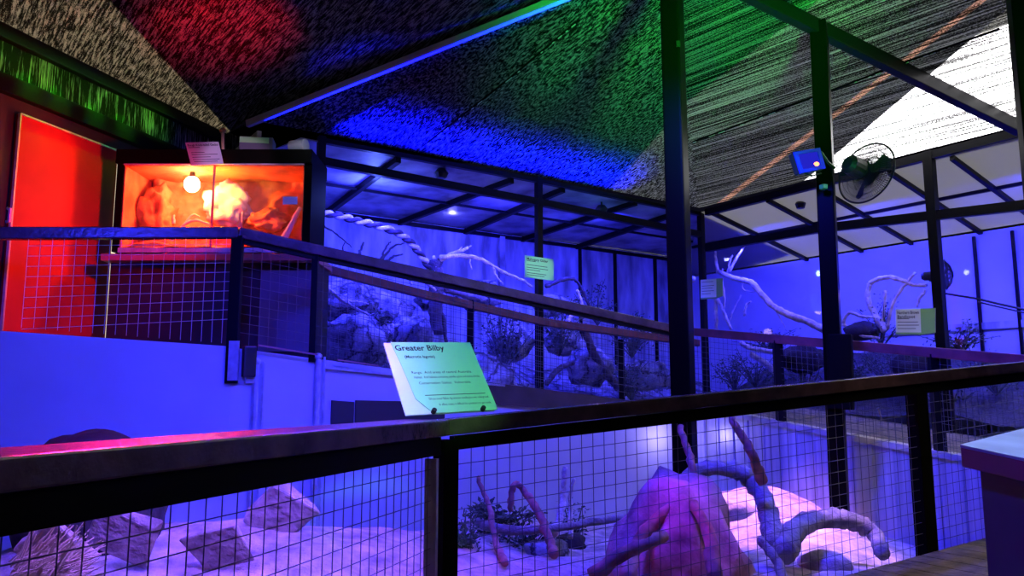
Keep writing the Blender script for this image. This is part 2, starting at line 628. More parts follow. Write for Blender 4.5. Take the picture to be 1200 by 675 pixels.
m = MB()
A, B = hitv(486, 437, S, KP), hitv(806, 478, S, KP)
m.slab([fz(A, A.z - .22), fz(B, B.z - .12), B, A], -nR * .03)
tag(m.build('trim_kick', M['kick']), kind='structure')

m = MB()
RW3 = RW2 + (RW2 - RW1).normalized() * 2.5
def ledge_z(px):
    return 0
rz1 = hitv(880, 493, KP, RW2).z; rzE = hitv(1127, 541, KP, RW2).z
pA, pB = hitv(880, 493, KP, RW2), hitv(1127, 541, KP, RW2)
sl = (pB.z - pA.z) / (plan(pB) - plan(pA)).length
def rwz(p):
    return pA.z + sl * (plan(p) - plan(KP)).dot((plan(RW2) - plan(KP)).normalized()) - sl * (plan(pA) - plan(KP)).length
nQ = perp(KP, RW2)
KPq = plan(KP)
# corrugated sheet: shallow ribs
dR = (plan(RW3) - plan(KP)).normalized(); LR = (plan(RW3) - plan(KP)).length
prof = []
s_ = 0.0
while s_ < LR:
    for ds, dep in ((0, 0), (.05, 0), (.06, .012), (.085, .012), (.095, 0)):
        prof.append((s_ + ds, dep))
    s_ += .19
for (s0, d0), (s1, d1) in zip(prof[:-1], prof[1:]):
    if s1 <= s0: continue
    a = KPq + dR * s0 - nQ * d0; b = KPq + dR * s1 - nQ * d1
    m.quad(fz(a, -.5), fz(b, -.5), fz(b, rwz(b)), fz(a, rwz(a)))
tag(m.build('wall_right_pen', M['sheet_metal']), kind='structure')
m = MB()
a, b = KPq - nQ * .03, plan(RW3) - nQ * .03
m.slab([fz(a, rwz(a)), fz(b, rwz(b)), fz(b + nQ * .14, rwz(b)), fz(a + nQ * .14, rwz(a))], (0, 0, .05))
tag(m.build('trim_ledge', M['ledge']), kind='structure')

# raised walkways behind the pen walls
m = MB()
dk = 1.5
A0, A1 = plan(S) + nR * .07 + nW * .03, plan(KP) + nR * .07
z0, z1 = rampb(0), rampb(1)
corner2 = plan(CK) - dA * .2
m.slab([fz(A0, z0 - .08), fz(A1, z1 - .08), fz(A1 + nR * 1.75, z1 - .08), fz(A0 + nR * 1.75, z0 - .08)], (0, 0, .05))
b3 = plan(RW3) + nQ * .12
A1q = plan(KP) + nQ * .12
m.slab([fz(A1q, z1 - .08), fz(b3, rwz(b3) - .08), fz(b3 + nQ * 1.9, rwz(b3) - .06), fz(A1q + nQ * 1.9, z1 - .06)], (0, 0, .05))
m.slab([fz(plan(S00) + nW * .07, z0 - .12), fz(A0, z0 - .12), fz(A0 + nR * 1.75, z0 - .12), fz(plan(S00) + V((0, 3, 0)), z0 - .12)], (0, 0, .05))
tag(m.build('floor_raised', M['deck']), kind='structure')

# ------------------------------------------------------------------ far barriers
def barrier_rail(m, a, b, w=.10, h=.10):
    m.bar(a - V((0, 0, h / 2)), b - V((0, 0, h / 2)), w, h)

# left wing by the door
lb = empty('barrier', fz(lerp(S0, S, .5), zSb), 'dark-railed wire barrier on top of the white wall in front of the red door', 'barrier', 'barriers around the pen')
S0r = S0 + (S0 - S) * .6
m = MB(); m.bar(S0r - V((0, 0, .035)), S - V((0, 0, .035)), .08, .085)
m.build('handrail', M['rail_wood'], lb, bevel=.008)
mesh_l = hitv(25, 384, S0, S)
m = wiregrid(mesh_l, S, mesh_l.z, lerp(S0, S, (plan(mesh_l) - plan(S0)).length / (plan(S) - plan(S0)).length).z - .05, zSb, S.z - .05, .073, .0022)
m.build('wire_mesh', M['wire_lit'], lb)

# ramp barrier S -> KP
rb = empty('barrier', fz(lerp(S, KP, .5), rampb(.5)), 'long dark-railed wire barrier sloping down from the terrarium to the tall round-edged post', 'barrier', 'barriers around the pen')
m = MB(); m.bar(S - V((0, 0, .035)), KP - V((0, 0, .045)), .09, .085)
m.build('handrail', M['rail_wood'], rb, bevel=.008)
m = MB(); m.bar(S - V((0, 0, .095)), KP - V((0, 0, .105)), .04, .035)
m.build('steel_rail', M['dark_steel'], rb)
m = wiregrid(S + dA * .05, KP, rampb(0), S.z - .08, rampb(1), KP.z - .08, .073, .0020)
m.build('wire_mesh', M['wire'], rb)
m = MB()
pb = hitv(277, 395, S, KP) - nR * .03
m.bar(fz(S - nR * .01, S.z - .06), fz(S - nR * .01, zSb - .30), .085, .06, V((0, 1, 0)))
m.build('post', M['dark_steel'], rb, bevel=.004)
m = MB()
m.bar(fz(S - nR * .045, zSb + .02), fz(S - nR * .045, zSb - .28), .075, .02, V((0, 1, 0)))
m.build('post_bracket', M['galv'], rb); tag(rb.children[-1], 'bright galvanised bracket')
m = MB()
c1 = wallpt(290, 424, .04)
m.box(c1, (.10, .07, .24), math.atan2(dA.y, dA.x))
m.build('junction_box', M['plastic_black'], rb, bevel=.015)
m = MB(); c2 = wallpt(293, 440, .02)
m.box(c2, (.08, .03, .12), math.atan2(dA.y, dA.x)); m.build('bracket', M['galv'], rb)
m = MB()
pp = hitv(370, 300, S, KP)
t1 = (plan(pp) - plan(S)).length / (plan(KP) - plan(S)).length
m.bar(fz(pp, lerp(S, KP, t1).z - .06), fz(pp, rampb(t1) - .05), .05, .05, V((0, 1, 0)))
m.build('post', M['dark_steel'], rb)
# thin red edging strip along the foot of the mesh
m = MB()
A, B = hitv(300, 405, S, KP) - nR * .06, hitv(368, 416, S, KP) - nR * .06
m.bar(A, B, .02, .012)
A, B = hitv(392, 422, S, KP) - nR * .06, hitv(440, 429, S, KP) - nR * .06
m.bar(A, B, .02, .012)
m.build('edging', M['cab_edge'], rb)

# right barrier KP -> RW3
KPr = P(812, 384, 8.9)
rr = empty('barrier', fz(lerp(KP, RW2, .5), .8), 'red-brown railed wire barrier on the ledge in front of the right-hand enclosure', 'barrier', 'barriers around the pen')
RW3z = V((RW3.x, RW3.y, RW2.z + (RW2.z - KPr.z) / (plan(RW2) - plan(KPr)).length * 2.5))
m = MB(); m.bar(KPr - V((0, 0, .045)), RW3z - V((0, 0, .045)), .09, .085)
m.build('handrail', M['rail_red'], rr, bevel=.008)
m = wiregrid(KPr, RW3, rwz(KPr) + .05, KPr.z - .08, rwz(RW3) + .05, RW3z.z - .08, .060, .0018)
m.build('wire_mesh', M['wire'], rr)
for px in (911, 1093):
    p = hitv(px, 400, KPr, RW3)
    t = (plan(p) - plan(KPr)).length / (plan(RW3) - plan(KPr)).length
    m = MB(); m.bar(fz(p, lerp(KPr, RW3z, t).z - .06), fz(p, rwz(p)), .085, .06, V((0, 1, 0)))
    m.build('post', M['dark_steel'], rr)

# ------------------------------------------------------------------ tall roof posts and beams
A1p = fz(P(796, 300, 6.2), P(795, -60, 6.2).z)   # tent peak
Lp = P(290, 140, 8.2)
R2 = P(1200, 147, 7.8)
t975 = .372
P975t = lerp(A1p, R2, t975)
post1 = empty('roof_post', fz(P(796, 470, 6.2), gz(P(796, 470, 6.2).x, 6.2)), 'tallest dark square roof post, standing in the pen between the two glazed enclosures', 'post', 'roof posts')
b1 = P(796, 500, 6.2); 
m = MB(); m.bar(fz(A1p, A1p.z), fz(A1p, -.2), .155, .155, V((.6, 1, 0)))
m.build('shaft', M['post_steel'], post1, bevel=.018)
m = MB(); m.box(fz(A1p, 3.9) + V((.02, -.09, 0)), (.03, .03, .05)); m.build('bolt_plate', M['plastic_black'], post1)
m = MB(); q = P(812, 327, 6.25); m.blob(q, (.022, .022, .03), 2, .1, 2); m.build('hook', M['galv'], post1)

p2x = P975t
post2 = empty('roof_post', fz(p2x, gz(p2x.x, p2x.y)), 'dark square roof post that carries the blue floodlight and the black fan', 'post', 'roof posts')
p2b = V((P(986, 590, p2x.y).x, p2x.y + .05, -.15))
m = MB(); m.bar(p2x, p2b, .14, .14, V((.55, 1, 0)))
m.build('shaft', M['post_steel'], post2, bevel=.01)
m = MB()
k0, k1 = P(984, 392, p2x.y), P(986, 480, p2x.y)
m.bar(k0, k1, .19, .16, V((.55, 1, 0)))
m.build('sleeve', M['black_steel'], post2, bevel=.01)
post3 = empty('roof_post', fz(P(1195, 300, 5.6), 0.5), 'dark roof post at the right edge of the view', 'post', 'roof posts')
m = MB(); e3 = P(1203, 100, 5.0)
m.bar(fz(e3, 4.2), fz(e3, .3), .12, .12, V((.3, 1, 0)))
m.build('shaft', M['post_steel'], post3, bevel=.01)

def beam(name, a, b, w, h, label, mt='dark_steel'):
    m = MB(); m.bar(a, b, w, h)
    o = m.build(name, M[mt], bevel=.008)
    return tag(o, label, 'beam', 'roof beams')

Q = P(262, 158, 8.9); W0 = P(0, 25, 6.2)
dW = (plan(Q) - plan(W0)).normalized()
WN = W0 - dW * 4.5
CLt, CKt, CRt = V(CL), V(CK), V(CR)
CRx = CR + (CR - CK) * .75; CRx.z = CR.z + .14
NR = V((7.5, 1.5, 3.9)); N0 = V((1.2, -1.0, 4.9)); NL = V((WN.x, WN.y - 1, W0.z))
beam('roof_beam', Lp - V((0, 0, .05)), A1p - V((0, 0, .05)), .05, .075, 'blue-lit roof beam climbing from above the terrarium to the tallest post', 'painted_steel')
beam('roof_beam', A1p + V((.02, 0, -.06)), lerp(A1p, R2, .985) + V((0, 0, -.06)), .09, .13, 'roof beam running down from the tallest post past the fan to the right edge')
beam('roof_beam', W0 - dW * 2 + V((.03, 0, -.08)), Q + V((.03, 0, -.06)), .08, .12, 'dark eaves beam along the top of the green-lit cloth wall')

# ------------------------------------------------------------------ roof cloth
ring = [Lp, CLt + V((0, 0, .08)), CKt + V((0, 0, .08)), CRt + V((0, 0, .08)), CRx, NR, N0, NL, W0, Q]
tris = [(A1p, ring[i], ring[(i + 1) % len(ring)]) for i in range(len(ring))]
tris2 = tris + [(b, a, c) for a, b, c in tris]
def roof(px, py):
    return tri_hit(px, py, tris2)
sd = plan(roof(1060, 72) - roof(820, 162)).normalized() + plan(roof(690, 12) - roof(510, 158)).normalized()
M['cloth'] = clothmat('cloth', (0, 0, PI / 2 - math.atan2(sd.y, sd.x)), light=.30, dark=.008, lo=.70, hi=1.04, scl=(300, 70, 300))
m = MB()
pk = m.bm.verts.new(A1p)
rv = [m.bm.verts.new(p) for p in ring]
for i in range(len(rv)):
    m.bm.faces.new((pk, rv[i], rv[(i + 1) % len(rv)]))
tag(m.build('ceiling', M['cloth']), kind='structure')
tris2 = tris + [(b, a, c) for a, b, c in tris]
def roof(px, py):
    return tri_hit(px, py, tris2)

# stitched seams hanging just below the cloth
def seam(name, pix):
    pts = []
    for (x0, y0), (x1, y1) in zip(pix[:-1], pix[1:]):
        for k in range(8):
            p = roof(x0 + (x1 - x0) * k / 8, y0 + (y1 - y0) * k / 8)
            if p: pts.append(p - V((0, 0, .012)))
    m = MB(); m.tube(pts, .011, 6)
    o = m.build(name, M['black_steel']); o['kind'] = 'structure'
    d = MB(); r = random.Random(3)
    i = 0
    fine = spline(pts, 5)
    while i < len(fine) - 2:
        if r.random() < .35:
            d.tube([fine[i] - V((0, 0, .011)), fine[i + 1] - V((0, 0, .011))], .004, 5)
        i += 1
    x = d.build('stitches', M['white_plastic'], o); x['kind'] = 'structure'
seam('trim_seam', [(812, 165), (960, 110), (1070, 68), (1186, 27)])
seam('trim_seam', [(500, 167), (600, 88), (690, 12)])

# unseen sheets added above the cloth to block, shape and tint the sunlight
def clip(poly, a, b, keep_left=True):
    out = []
    def side(p):
        s = (b.x - a.x) * (p.y - a.y) - (b.y - a.y) * (p.x - a.x)
        return s if keep_left else -s
    n = len(poly)
    for i in range(n):
        p, q = poly[i], poly[(i + 1) % n]
        sp, sq = side(p), side(q)
        if sp >= 0: out.append(p)
        if sp * sq < 0: out.append(p + (q - p) * (sp / (sp - sq)))
    return out
BIG = [V((-9, -6, 0)), V((14, -6, 0)), V((14, 15, 0)), V((-9, 15, 0))]
d1, d2 = roof(985, 176), roof(1150, 36)
s1, s2 = roof(1060, 72), roof(1186, 27)
g1, g2 = roof(495, 170), roof(690, 10)
SHZ = 5.6
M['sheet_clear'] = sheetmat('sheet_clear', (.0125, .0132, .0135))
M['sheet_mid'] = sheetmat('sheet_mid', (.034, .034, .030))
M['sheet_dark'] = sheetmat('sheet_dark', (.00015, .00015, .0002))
def cen(poly):
    return sum((plan(p) for p in poly), V((0, 0, 0))) / len(poly)
probe = roof(900, 150); openp = roof(1150, 110)
def left_of(a, b, p):
    return (b.x - a.x) * (p.y - a.y) - (b.y - a.y) * (p.x - a.x) > 0
gl = clip(BIG, d1, d2, left_of(d1, d2, probe))
east = clip(BIG, d1, d2, left_of(d1, d2, openp))
near_seam = clip(east, s1, s2, not left_of(s1, s2, openp))
gl_r = clip(gl, g1, g2, left_of(g1, g2, probe))
gl_l = clip(gl, g1, g2, not left_of(g1, g2, probe))
inside_ = not left_of(CK, CR, roof(900, 150) + V((9, 9, 0)))
over = clip(BIG, CK, CR, not inside_)
east = clip(east, CK, CR, inside_); near_seam = clip(near_seam, CK, CR, inside_); gl_r = clip(gl_r, CK, CR, inside_)
def sheet(name, poly, mt):
    m = MB(); m.quad(*[fz(p, SHZ) for p in poly])
    tag(m.build(name, M[mt]), kind='structure')
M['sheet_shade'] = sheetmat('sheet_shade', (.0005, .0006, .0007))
c1, c2 = roof(715, 222), roof(830, 100)
gr_ok = left_of(c1, c2, probe)
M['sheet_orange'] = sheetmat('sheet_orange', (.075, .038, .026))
o1, o2 = roof(972, 136), roof(1146, 0)
o3, o4 = roof(976, 140), roof(1156, 0)
ok1 = left_of(o1, o2, roof(900, 100)); ok3 = left_of(o3, o4, roof(1100, 100))
mid_ = clip(gl_r, c1, c2, gr_ok)
sheet('sun_mask_middle', clip(mid_, o1, o2, ok1), 'sheet_clear')
sheet('sun_mask_slot', clip(clip(mid_, o1, o2, not ok1), o3, o4, not ok3), 'sheet_orange')
sheet('sun_mask_edge', clip(mid_, o3, o4, ok3), 'sheet_clear')
sheet('sun_mask_shade', clip(gl_r, c1, c2, not gr_ok), 'sheet_shade')
sheet('sun_mask_right', near_seam, 'sheet_mid')
sheet('sun_mask_outer', over, 'sheet_mid')
# left sun masks, one tinted to let warm light through
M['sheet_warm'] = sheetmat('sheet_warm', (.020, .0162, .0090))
h1, h2 = roof(128, 0), roof(233, 114)
kp = left_of(h1, h2, roof(400, 60))
sheet('sun_mask_left', clip(gl_l, h1, h2, kp), 'sheet_dark')
sheet('sun_mask_warm', clip(gl_l, h1, h2, not kp), 'sheet_warm')

# ------------------------------------------------------------------ left cloth wall, dark wall, door
WB0 = hitv(0, 105, W0, Q); WB1 = hitv(213, 180, W0, Q)
nL = V((dW.y, -dW.x, 0))               # into the room
zstrip = (WB0.z + WB1.z) / 2
m = MB(); m.slab([fz(WN, zstrip), fz(Q + dW * .6, zstrip), fz(Q + dW * .6, W0.z + .02), fz(WN, W0.z + .02)], -nL * .01)
tag(m.build('wall_left', M['cloth_wall']), kind='structure')
m = MB(); m.slab([fz(WN, .5), fz(Q + dW * .6, .5), fz(Q + dW * .6, zstrip), fz(WN, zstrip)], -nL * .04)
tag(m.build('wall_left_lower', M['dark_panel']), kind='structure')
m = MB(); m.bar(fz(WN, zstrip) + nL * .03, fz(Q, zstrip) + nL * .03, .08, .15)
tag(m.build('trim_wall', M['dark_steel'], bevel=.005), kind='structure')
dl, dr = hitv(19, 132, W0, Q), hitv(139, 181, W0, Q)
ztop = (dl.z + dr.z) / 2; zfl = rampb(0) - .05
m = MB()
dl2, dr2 = fz(dl, ztop), fz(dr, ztop)
m.slab([fz(dl, zfl), fz(dr - dW * .05, zfl), fz(dr - dW * .05, ztop), dl2], nL * .04)
door = m.build('door_1', M['door'], bevel=.004); tag(door, kind='structure')
m = MB()
m.bar(fz(dl, ztop) + nL * .045, fz(dr, ztop) + nL * .045, .02, .014)
m.bar(fz(dl, zfl) + nL * .045, fz(dl, ztop) + nL * .045, .02, .02)
m.build('door_frame', M['galv'], door)
m = MB(); m.bar(fz(dr - dW * .022, zfl) + nL * .03, fz(dr - dW * .022, ztop - .02) + nL * .03, .012, .055, nL)
m.build('daylight_gap', M['gap'], door)
m = MB(); hb = P(8, 252, 5.85)
m.tube([hb - V((0, 0, .05)), hb + V((.02, 0, -.05)), hb + V((.02, 0, .05)), hb + V((0, 0, .05))], .012, 8)
m.build('handle', M['galv'], door)

# ------------------------------------------------------------------ terrarium
TY = 7.05
tl, tr = P(146, 193, TY), P(357, 189, TY)
bl_, br_ = P(146, 292, TY), P(357, 295, TY)
x0, x1 = tl.x, tr.x
zt, zb = (tl.z + tr.z) / 2 - .01, (bl_.z + br_.z) / 2
D = .55
tk = empty('terrarium', ((x0 + x1) / 2, TY + D / 2, zb), 'red-lit glass terrarium on a dark cabinet behind the barrier', 'terrarium')
m = MB(); tt = .02
m.box(((x0 + x1) / 2, TY + D / 2, zt + .065), (x1 - x0 + .14, D + .06, .13))
m.build('top_frame', M['black_steel'], tk, bevel=.006)
for xx, w in ((x0 - .035, .06), (x1 + .035, .07)):
    m = MB(); m.box((xx, TY + D / 2, (zt + zb) / 2), (w, D, zt - zb + .02)); m.build('side_frame', M['black_steel'], tk)
m = MB()
gx, gy = 60, 30
vv = [[m.bm.verts.new((x0 + (x1 - x0) * i / gx, TY + D + .01 - .22 * max(0, noise.noise(V((i * .12, j * .15, 4)))) - .09 * abs(noise.noise(V((i * .28, j * .3, 8)))), zb + (zt - zb) * j / gy)) for j in range(gy + 1)] for i in range(gx + 1)]
for i in range(gx):
    for j in range(gy):
        m.bm.faces.new((vv[i][j], vv[i + 1][j], vv[i + 1][j + 1], vv[i][j + 1]))
m.build('back_panel', M['tank_back'], tk, smooth=True)
for xx in (x0 + .004, x1 - .004):
    m = MB(); m.box((xx, TY + D / 2, (zt + zb) / 2), (.01, D - .02, zt - zb)); m.build('side_panel', M['tank_back'], tk)
m = MB(); m.box(((x0 + x1) / 2, TY + D / 2, zt - .01), (x1 - x0, D, .015))
m.build('lid', M['tank_back'], tk)
m = MB()
gx, gy = 30, 10
vv = [[m.bm.verts.new((x0 + (x1 - x0) * i / gx, TY + .02 + (D - .03) * j / gy, zb + .035 + .02 * noise.noise(V((i * .4, j * .5, 2))) + .04 * j / gy)) for j in range(gy + 1)] for i in range(gx + 1)]
for i in range(gx):
    for j in range(gy):
        m.bm.faces.new((vv[i][j], vv[i + 1][j], vv[i + 1][j + 1], vv[i][j + 1]))
m.build('sand_bed', M['tank_sand'], tk, smooth=True)
xm = P(249, 240, TY).x
m = MB(); m.box(((x0 + xm) / 2, TY + .012, (zt + zb) / 2), (xm - x0 + .02, .005, zt - zb)); m.build('glass_pane', M['glass'], tk)
m = MB(); m.box(((x1 + xm) / 2, TY + .002, (zt + zb) / 2), (x1 - xm + .02, .005, zt - zb)); m.build('glass_pane', M['glass'], tk)
m = MB(); m.box((xm, TY + .004, (zt + zb) / 2), (.014, .02, zt - zb)); m.build('divider', M['cab_edge'], tk)
for zz, hh in ((zt, .022), (zb, .04)):
    m = MB(); m.box(((x0 + x1) / 2, TY - .005, zz), (x1 - x0, .03, hh)); m.build('glass_track', M['galv'], tk)
m = MB(); lab = P(340, 235, TY - .01); m.box(lab, (.13, .003, .07)); m.build('glass_label', M['paper'], tk)

cb = empty('cabinet', ((x0 + x1) / 2, TY + .3, zfl), 'dark cabinet under the red-lit terrarium', 'cabinet')
m = MB(); ctop = zb - .025
m.box(((x0 + x1) / 2 + .02, TY + D / 2 + .03, (ctop + zfl) / 2), (x1 - x0 + .2, D, ctop - zfl)); m.build('body', M['dark_panel'], cb, bevel=.006)
m = MB(); m.box(((x0 + x1) / 2 + .02, TY + D / 2 - .03, ctop - .05), (x1 - x0 + .26, D + .12, .06)); m.build('worktop', M['cab_edge'], cb, bevel=.005)
m = MB(); m.box((x1 - .10, TY - .01 + .02, (ctop + zfl) / 2 - .05), (.5, .025, (ctop - zfl) * .78)); m.build('door', M['cabinet'], cb, bevel=.004)
tag(cb.children[-1], 'blue-lit cabinet door')

# things in the terrarium
hl = empty('heat_lamp', P(225, 196, TY + .2), 'glowing round heat lamp hanging inside the terrarium', 'lamp')
lb_ = P(225, 216, TY + .2)
m = MB(); m.blob(lb_, (.07, .07, .075), 0, 0, 3); m.build('bulb', M['bulb'], hl, smooth=True)
m = MB(); m.tube([lb_ + V((0, 0, .05)), fz(lb_, zt - .02)], [.03, .022], 12); m.build('lamp_holder', M['plastic_black'], hl)
def in_tank(px, py, dy):
    return P(px, py, TY + dy)
m = MB(); m.blob(in_tank(266, 240, .40), (.20, .10, .20), 3, .45, 4, 2.2); tag(m.build('rock', M['tank_pale'], smooth=True), 'large pale rock glowing yellow-white in the middle of the terrarium', 'rock', 'terrarium rocks')
m = MB(); m.blob(in_tank(182, 255, .36), (.16, .12, .28), 5, .55, 4, 2.4); tag(m.build('rock', M['tank_rock'], smooth=True), 'tall orange rock at the left end of the terrarium', 'rock', 'terrarium rocks')
m = MB(); m.blob(in_tank(318, 258, .40), (.17, .10, .10), 8, .5, 4, 2.2); tag(m.build('rock', M['tank_rock'], smooth=True), 'flat red rock ledge under the label on the terrarium glass', 'rock', 'terrarium rocks')
m = MB(); m.blob(in_tank(178, 290, .15), (.20, .10, .06), 9, .3, 3); tag(m.build('rock', M['tank_rock'], smooth=True), 'low rounded rock at the front left of the terrarium floor', 'rock', 'terrarium rocks')
m = MB()
branch(m, [in_tank(200, 282, .2), in_tank(215, 264, .2), in_tank(228, 258, .2), in_tank(246, 263, .22)], .02, .008, .004, 2)
branch(m, [in_tank(214, 266, .2), in_tank(225, 252, .2), in_tank(234, 254, .2)], .012, .005, .003, 3)
branch(m, [in_tank(204, 262, .2), in_tank(203, 252, .2)], .02, .012, .003, 4)
tag(m.build('driftwood', M['tank_pale'], smooth=True), 'knotted piece of driftwood under the lamp in the terrarium', 'branch')
m = MB()
branch(m, [in_tank(330, 285, .16), in_tank(342, 262, .14), in_tank(352, 243, .1)], .035, .02, .006, 6)
tag(m.build('driftwood', M['tank_pale'], smooth=True), 'leaning pale branch at the right end of the terrarium', 'branch')
m = MB(); a_ = in_tank(284, 248, .3); m.tube([a_, a_ - V((0, 0, .10))], .006, 8)
tag(m.build('thermometer', M['white_plastic']), 'thin white thermometer stick standing in the terrarium', 'thermometer')

# white canister and boxes on top of the terrarium
TT = zt + .13; m = MB(); cc = P(350, 168, 7.12); cc.z = TT + .06
m.tube([cc - V((.075, -.03, 0)), cc + V((.075, -.03, 0))], .058, 24)
tag(m.build('canister', M['white_plastic'], bevel=.008), 'white round canister lying on top of the terrarium', 'canister')
m = MB(); cc = P(302, 172, 7.3); ch = P(300, 160, 7.2).z - TT
cc.z = TT + ch / 2
m.box(cc, (.30, .2, ch), .15)
bx = m.build('crate', M['cabinet'], bevel=.01); tag(bx, 'flat blue crate with a green strip on top of the terrarium', 'crate')
m = MB(); m.box(cc + V((0, -.104, ch * .3)), (.26, .012, ch * .3), .15); m.build('strip', mat('strip', (.35, .8, .3), .5), bx)
m = MB(); a_ = fz(P(262, 175, 7.3), TT); m.tube([a_, P(261, 152, 7.3)], .016, 8); m.blob(P(261, 153, 7.3), (.03, .03, .03), 2, .2, 2)
tag(m.build('tap', mat('brass', (.65, .45, .25), .35, metal=.6)), 'small brass standpipe tap behind the sign on the terrarium', 'tap')

# ------------------------------------------------------------------ lettering
def text_mesh(lines, origin, U, W, name, parent, mt='ink', lift=.002, right=None):
    """lines: (string, u, v, height, bold) in the sign's plane; U right, W up"""
    U = V(U); W = V(W); N = U.cross(W).normalized()
    bm = bmesh.new()
    for s, u, v, h, bold in lines:
        cu = bpy.data.curves.new('t', 'FONT'); cu.body = s; cu.size = h; cu.resolution_u = 2
        cu.offset = h * .018 if bold else 0.0
        ob = bpy.data.objects.new('t', cu); COL.objects.link(ob)
        dg = bpy.context.evaluated_depsgraph_get(); dg.update()
        me = bpy.data.meshes.new_from_object(ob.evaluated_get(dg))
        wmax = max([q.co.x for q in me.vertices] + [1e-6])
        fit = min(1.0, (right - u) / wmax) if right else 1.0
        mp = {}
        for p in me.vertices:
            mp[p.index] = bm.verts.new(V(origin) + U * (u + p.co.x * fit) + W * (v + p.co.y) + N * lift)
        for f in me.polygons:
            try: bm.faces.new([mp[i] for i in f.vertices])
            except ValueError: pass
        bpy.data.objects.remove(ob); bpy.data.curves.remove(cu); bpy.data.meshes.remove(me)
    me = bpy.data.meshes.new(name); bm.to_mesh(me); bm.free()
    me.materials.append(M[mt])
    o = bpy.data.objects.new(name, me); COL.objects.link(o)
    o.parent = parent
    if parent and parent.type == 'EMPTY':
        o.matrix_parent_inverse = Matrix.Translation(-V(parent.location))
    return o

# the big card on the near rail
BL = P(487, 486, 3.30); BR = P(583, 481, 3.52); TL = P(457, 402, 3.50); 
U = (BR - BL); WD = U.length; U.normalize()
Wv = TL - BL; Wv = (Wv - U * Wv.dot(U)); Nn = U.cross(Wv.normalized())
TLr = P(457, 402, 3.50); TRr = TLr + (BR - BL) * 1.02
sg = empty('sign', BL, 'large pale green card about the Greater Bilby, propped on the near rail', 'sign')
U = (TRr - TLr).normalized(); Wv = (TLr - BL)
hgt = Wv.length; Wn = Wv.normalized()
N2 = U.cross(Wn).normalized()
ww = (BR - BL).length
m = MB()
bo = BL - (BR - BL) * .11; to = TLr - (BR - BL) * .075
m.slab([bo, bo + (BR - BL) * 1.08, to + (TRr - TLr) * 1.06, to], -N2 * .006)
m.build('backing_board', M['paper'], sg)
m = MB()
pts = [BL + (BR - BL) * .20, BR, TRr, TLr, TLr + (BL - TLr) * .30 + U * .012, TLr + (BL - TLr) * .8 + U * .022]
m.slab([p + N2 * .004 for p in pts], N2 * .002)
m.build('card', M['paper_green'], sg)
L = []
wdt = ww
def ln(s, fx, fy, h, b=False):
    L.append((s, fx * wdt, -fy * hgt - h * .75, h, b))
ln('Greater Bilby', .02, .045, .044, True)
ln('(Macrotis lagotis)', .10, .20, .021, True)
ln('Range:  Arid areas of central Australia.', .115, .43, .019)
ln('Habitat:  Arid habitats containing spinifex grass and acacia shrubs.', .125, .50, .0175)
ln('Conservation Status:  Vulnerable', .155, .58, .019)
ln('Did you know? Bilbies dig extensive spiralling burrows underground.', .205, .80, .0165)
ln('In effect makes it difficult for predators to get inside.', .30, .88, .0165)
shear = None
# the card is a parallelogram: lettering follows its lean
for part_, nm_ in ((L[:2], 'title_lettering'), (L[2:5], 'body_lettering'), (L[5:], 'fact_lettering')):
    text_mesh(part_, TLr + N2 * .0065, U, Wn, nm_, sg, right=ww * .95)
m = MB(); a_ = BL + (TLr - BL) * .23
m.slab([a_ + U * .07 + N2 * .007, a_ + U * (ww - .03) + N2 * .007, a_ + U * (ww - .03) + N2 * .007 + Wn * .0022, a_ + U * .07 + N2 * .007 + Wn * .0022], N2 * .001)
m.build('rule', M['ink'], sg)
for fx in (.20, .80):
    m = MB(); c_ = BL + (BR - BL) * fx + N2 * .012 + V((0, 0, .004)); m.disc(c_, N2, .010, .02, 10); m.build('screw', M['plastic_black'], sg)

def small_sign(TLp, TRp, BRp, BLp, label, base, lines, band=None, mt='paper', rows=()):
    U = (TRp - TLp); w = U.length; U.normalize(); Wu = (TLp - BLp); h = Wu.length; Wu.normalize(); N = U.cross(Wu).normalized()
    s = empty('sign', (TLp + BRp) / 2, label, 'sign')
    m = MB(); m.slab([BLp, BRp, TRp, TLp], -N * .006); m.build('card', M[mt], s)
    m = MB()
    for u_, v_, l_ in rows:
        o_ = TLp + N * .001 + U * w * u_ - Wu * h * v_
        m.slab([o_, o_ + U * w * l_, o_ + U * w * l_ + Wu * h * .022, o_ + Wu * h * .022], N * .001)
    m.build('small_print', M['ink'], s)
    if lines: text_mesh([(t, u * w, -v * h - hh * h * .75, hh * h, b) for t, u, v, hh, b in lines], TLp + N * .001, U, Wu, 'lettering', s, right=w * ((band or 1.0) - .04))
    if band:
        m = MB(); f = band
        m.slab([BLp + U * w * f + N * .001, BRp + N * .001, TRp + N * .001, TLp + U * w * f + N * .001], N * .0015); m.build('green_band', M['green_band'], s)
        m = MB(); m.slab([BLp + N * .001, BLp + U * w * f + N * .001, BLp + U * w * f + N * .001 + Wu * h * .08, BLp + N * .001 + Wu * h * .08], N * .0015); m.build('green_band', M['green_band'], s)
    return s

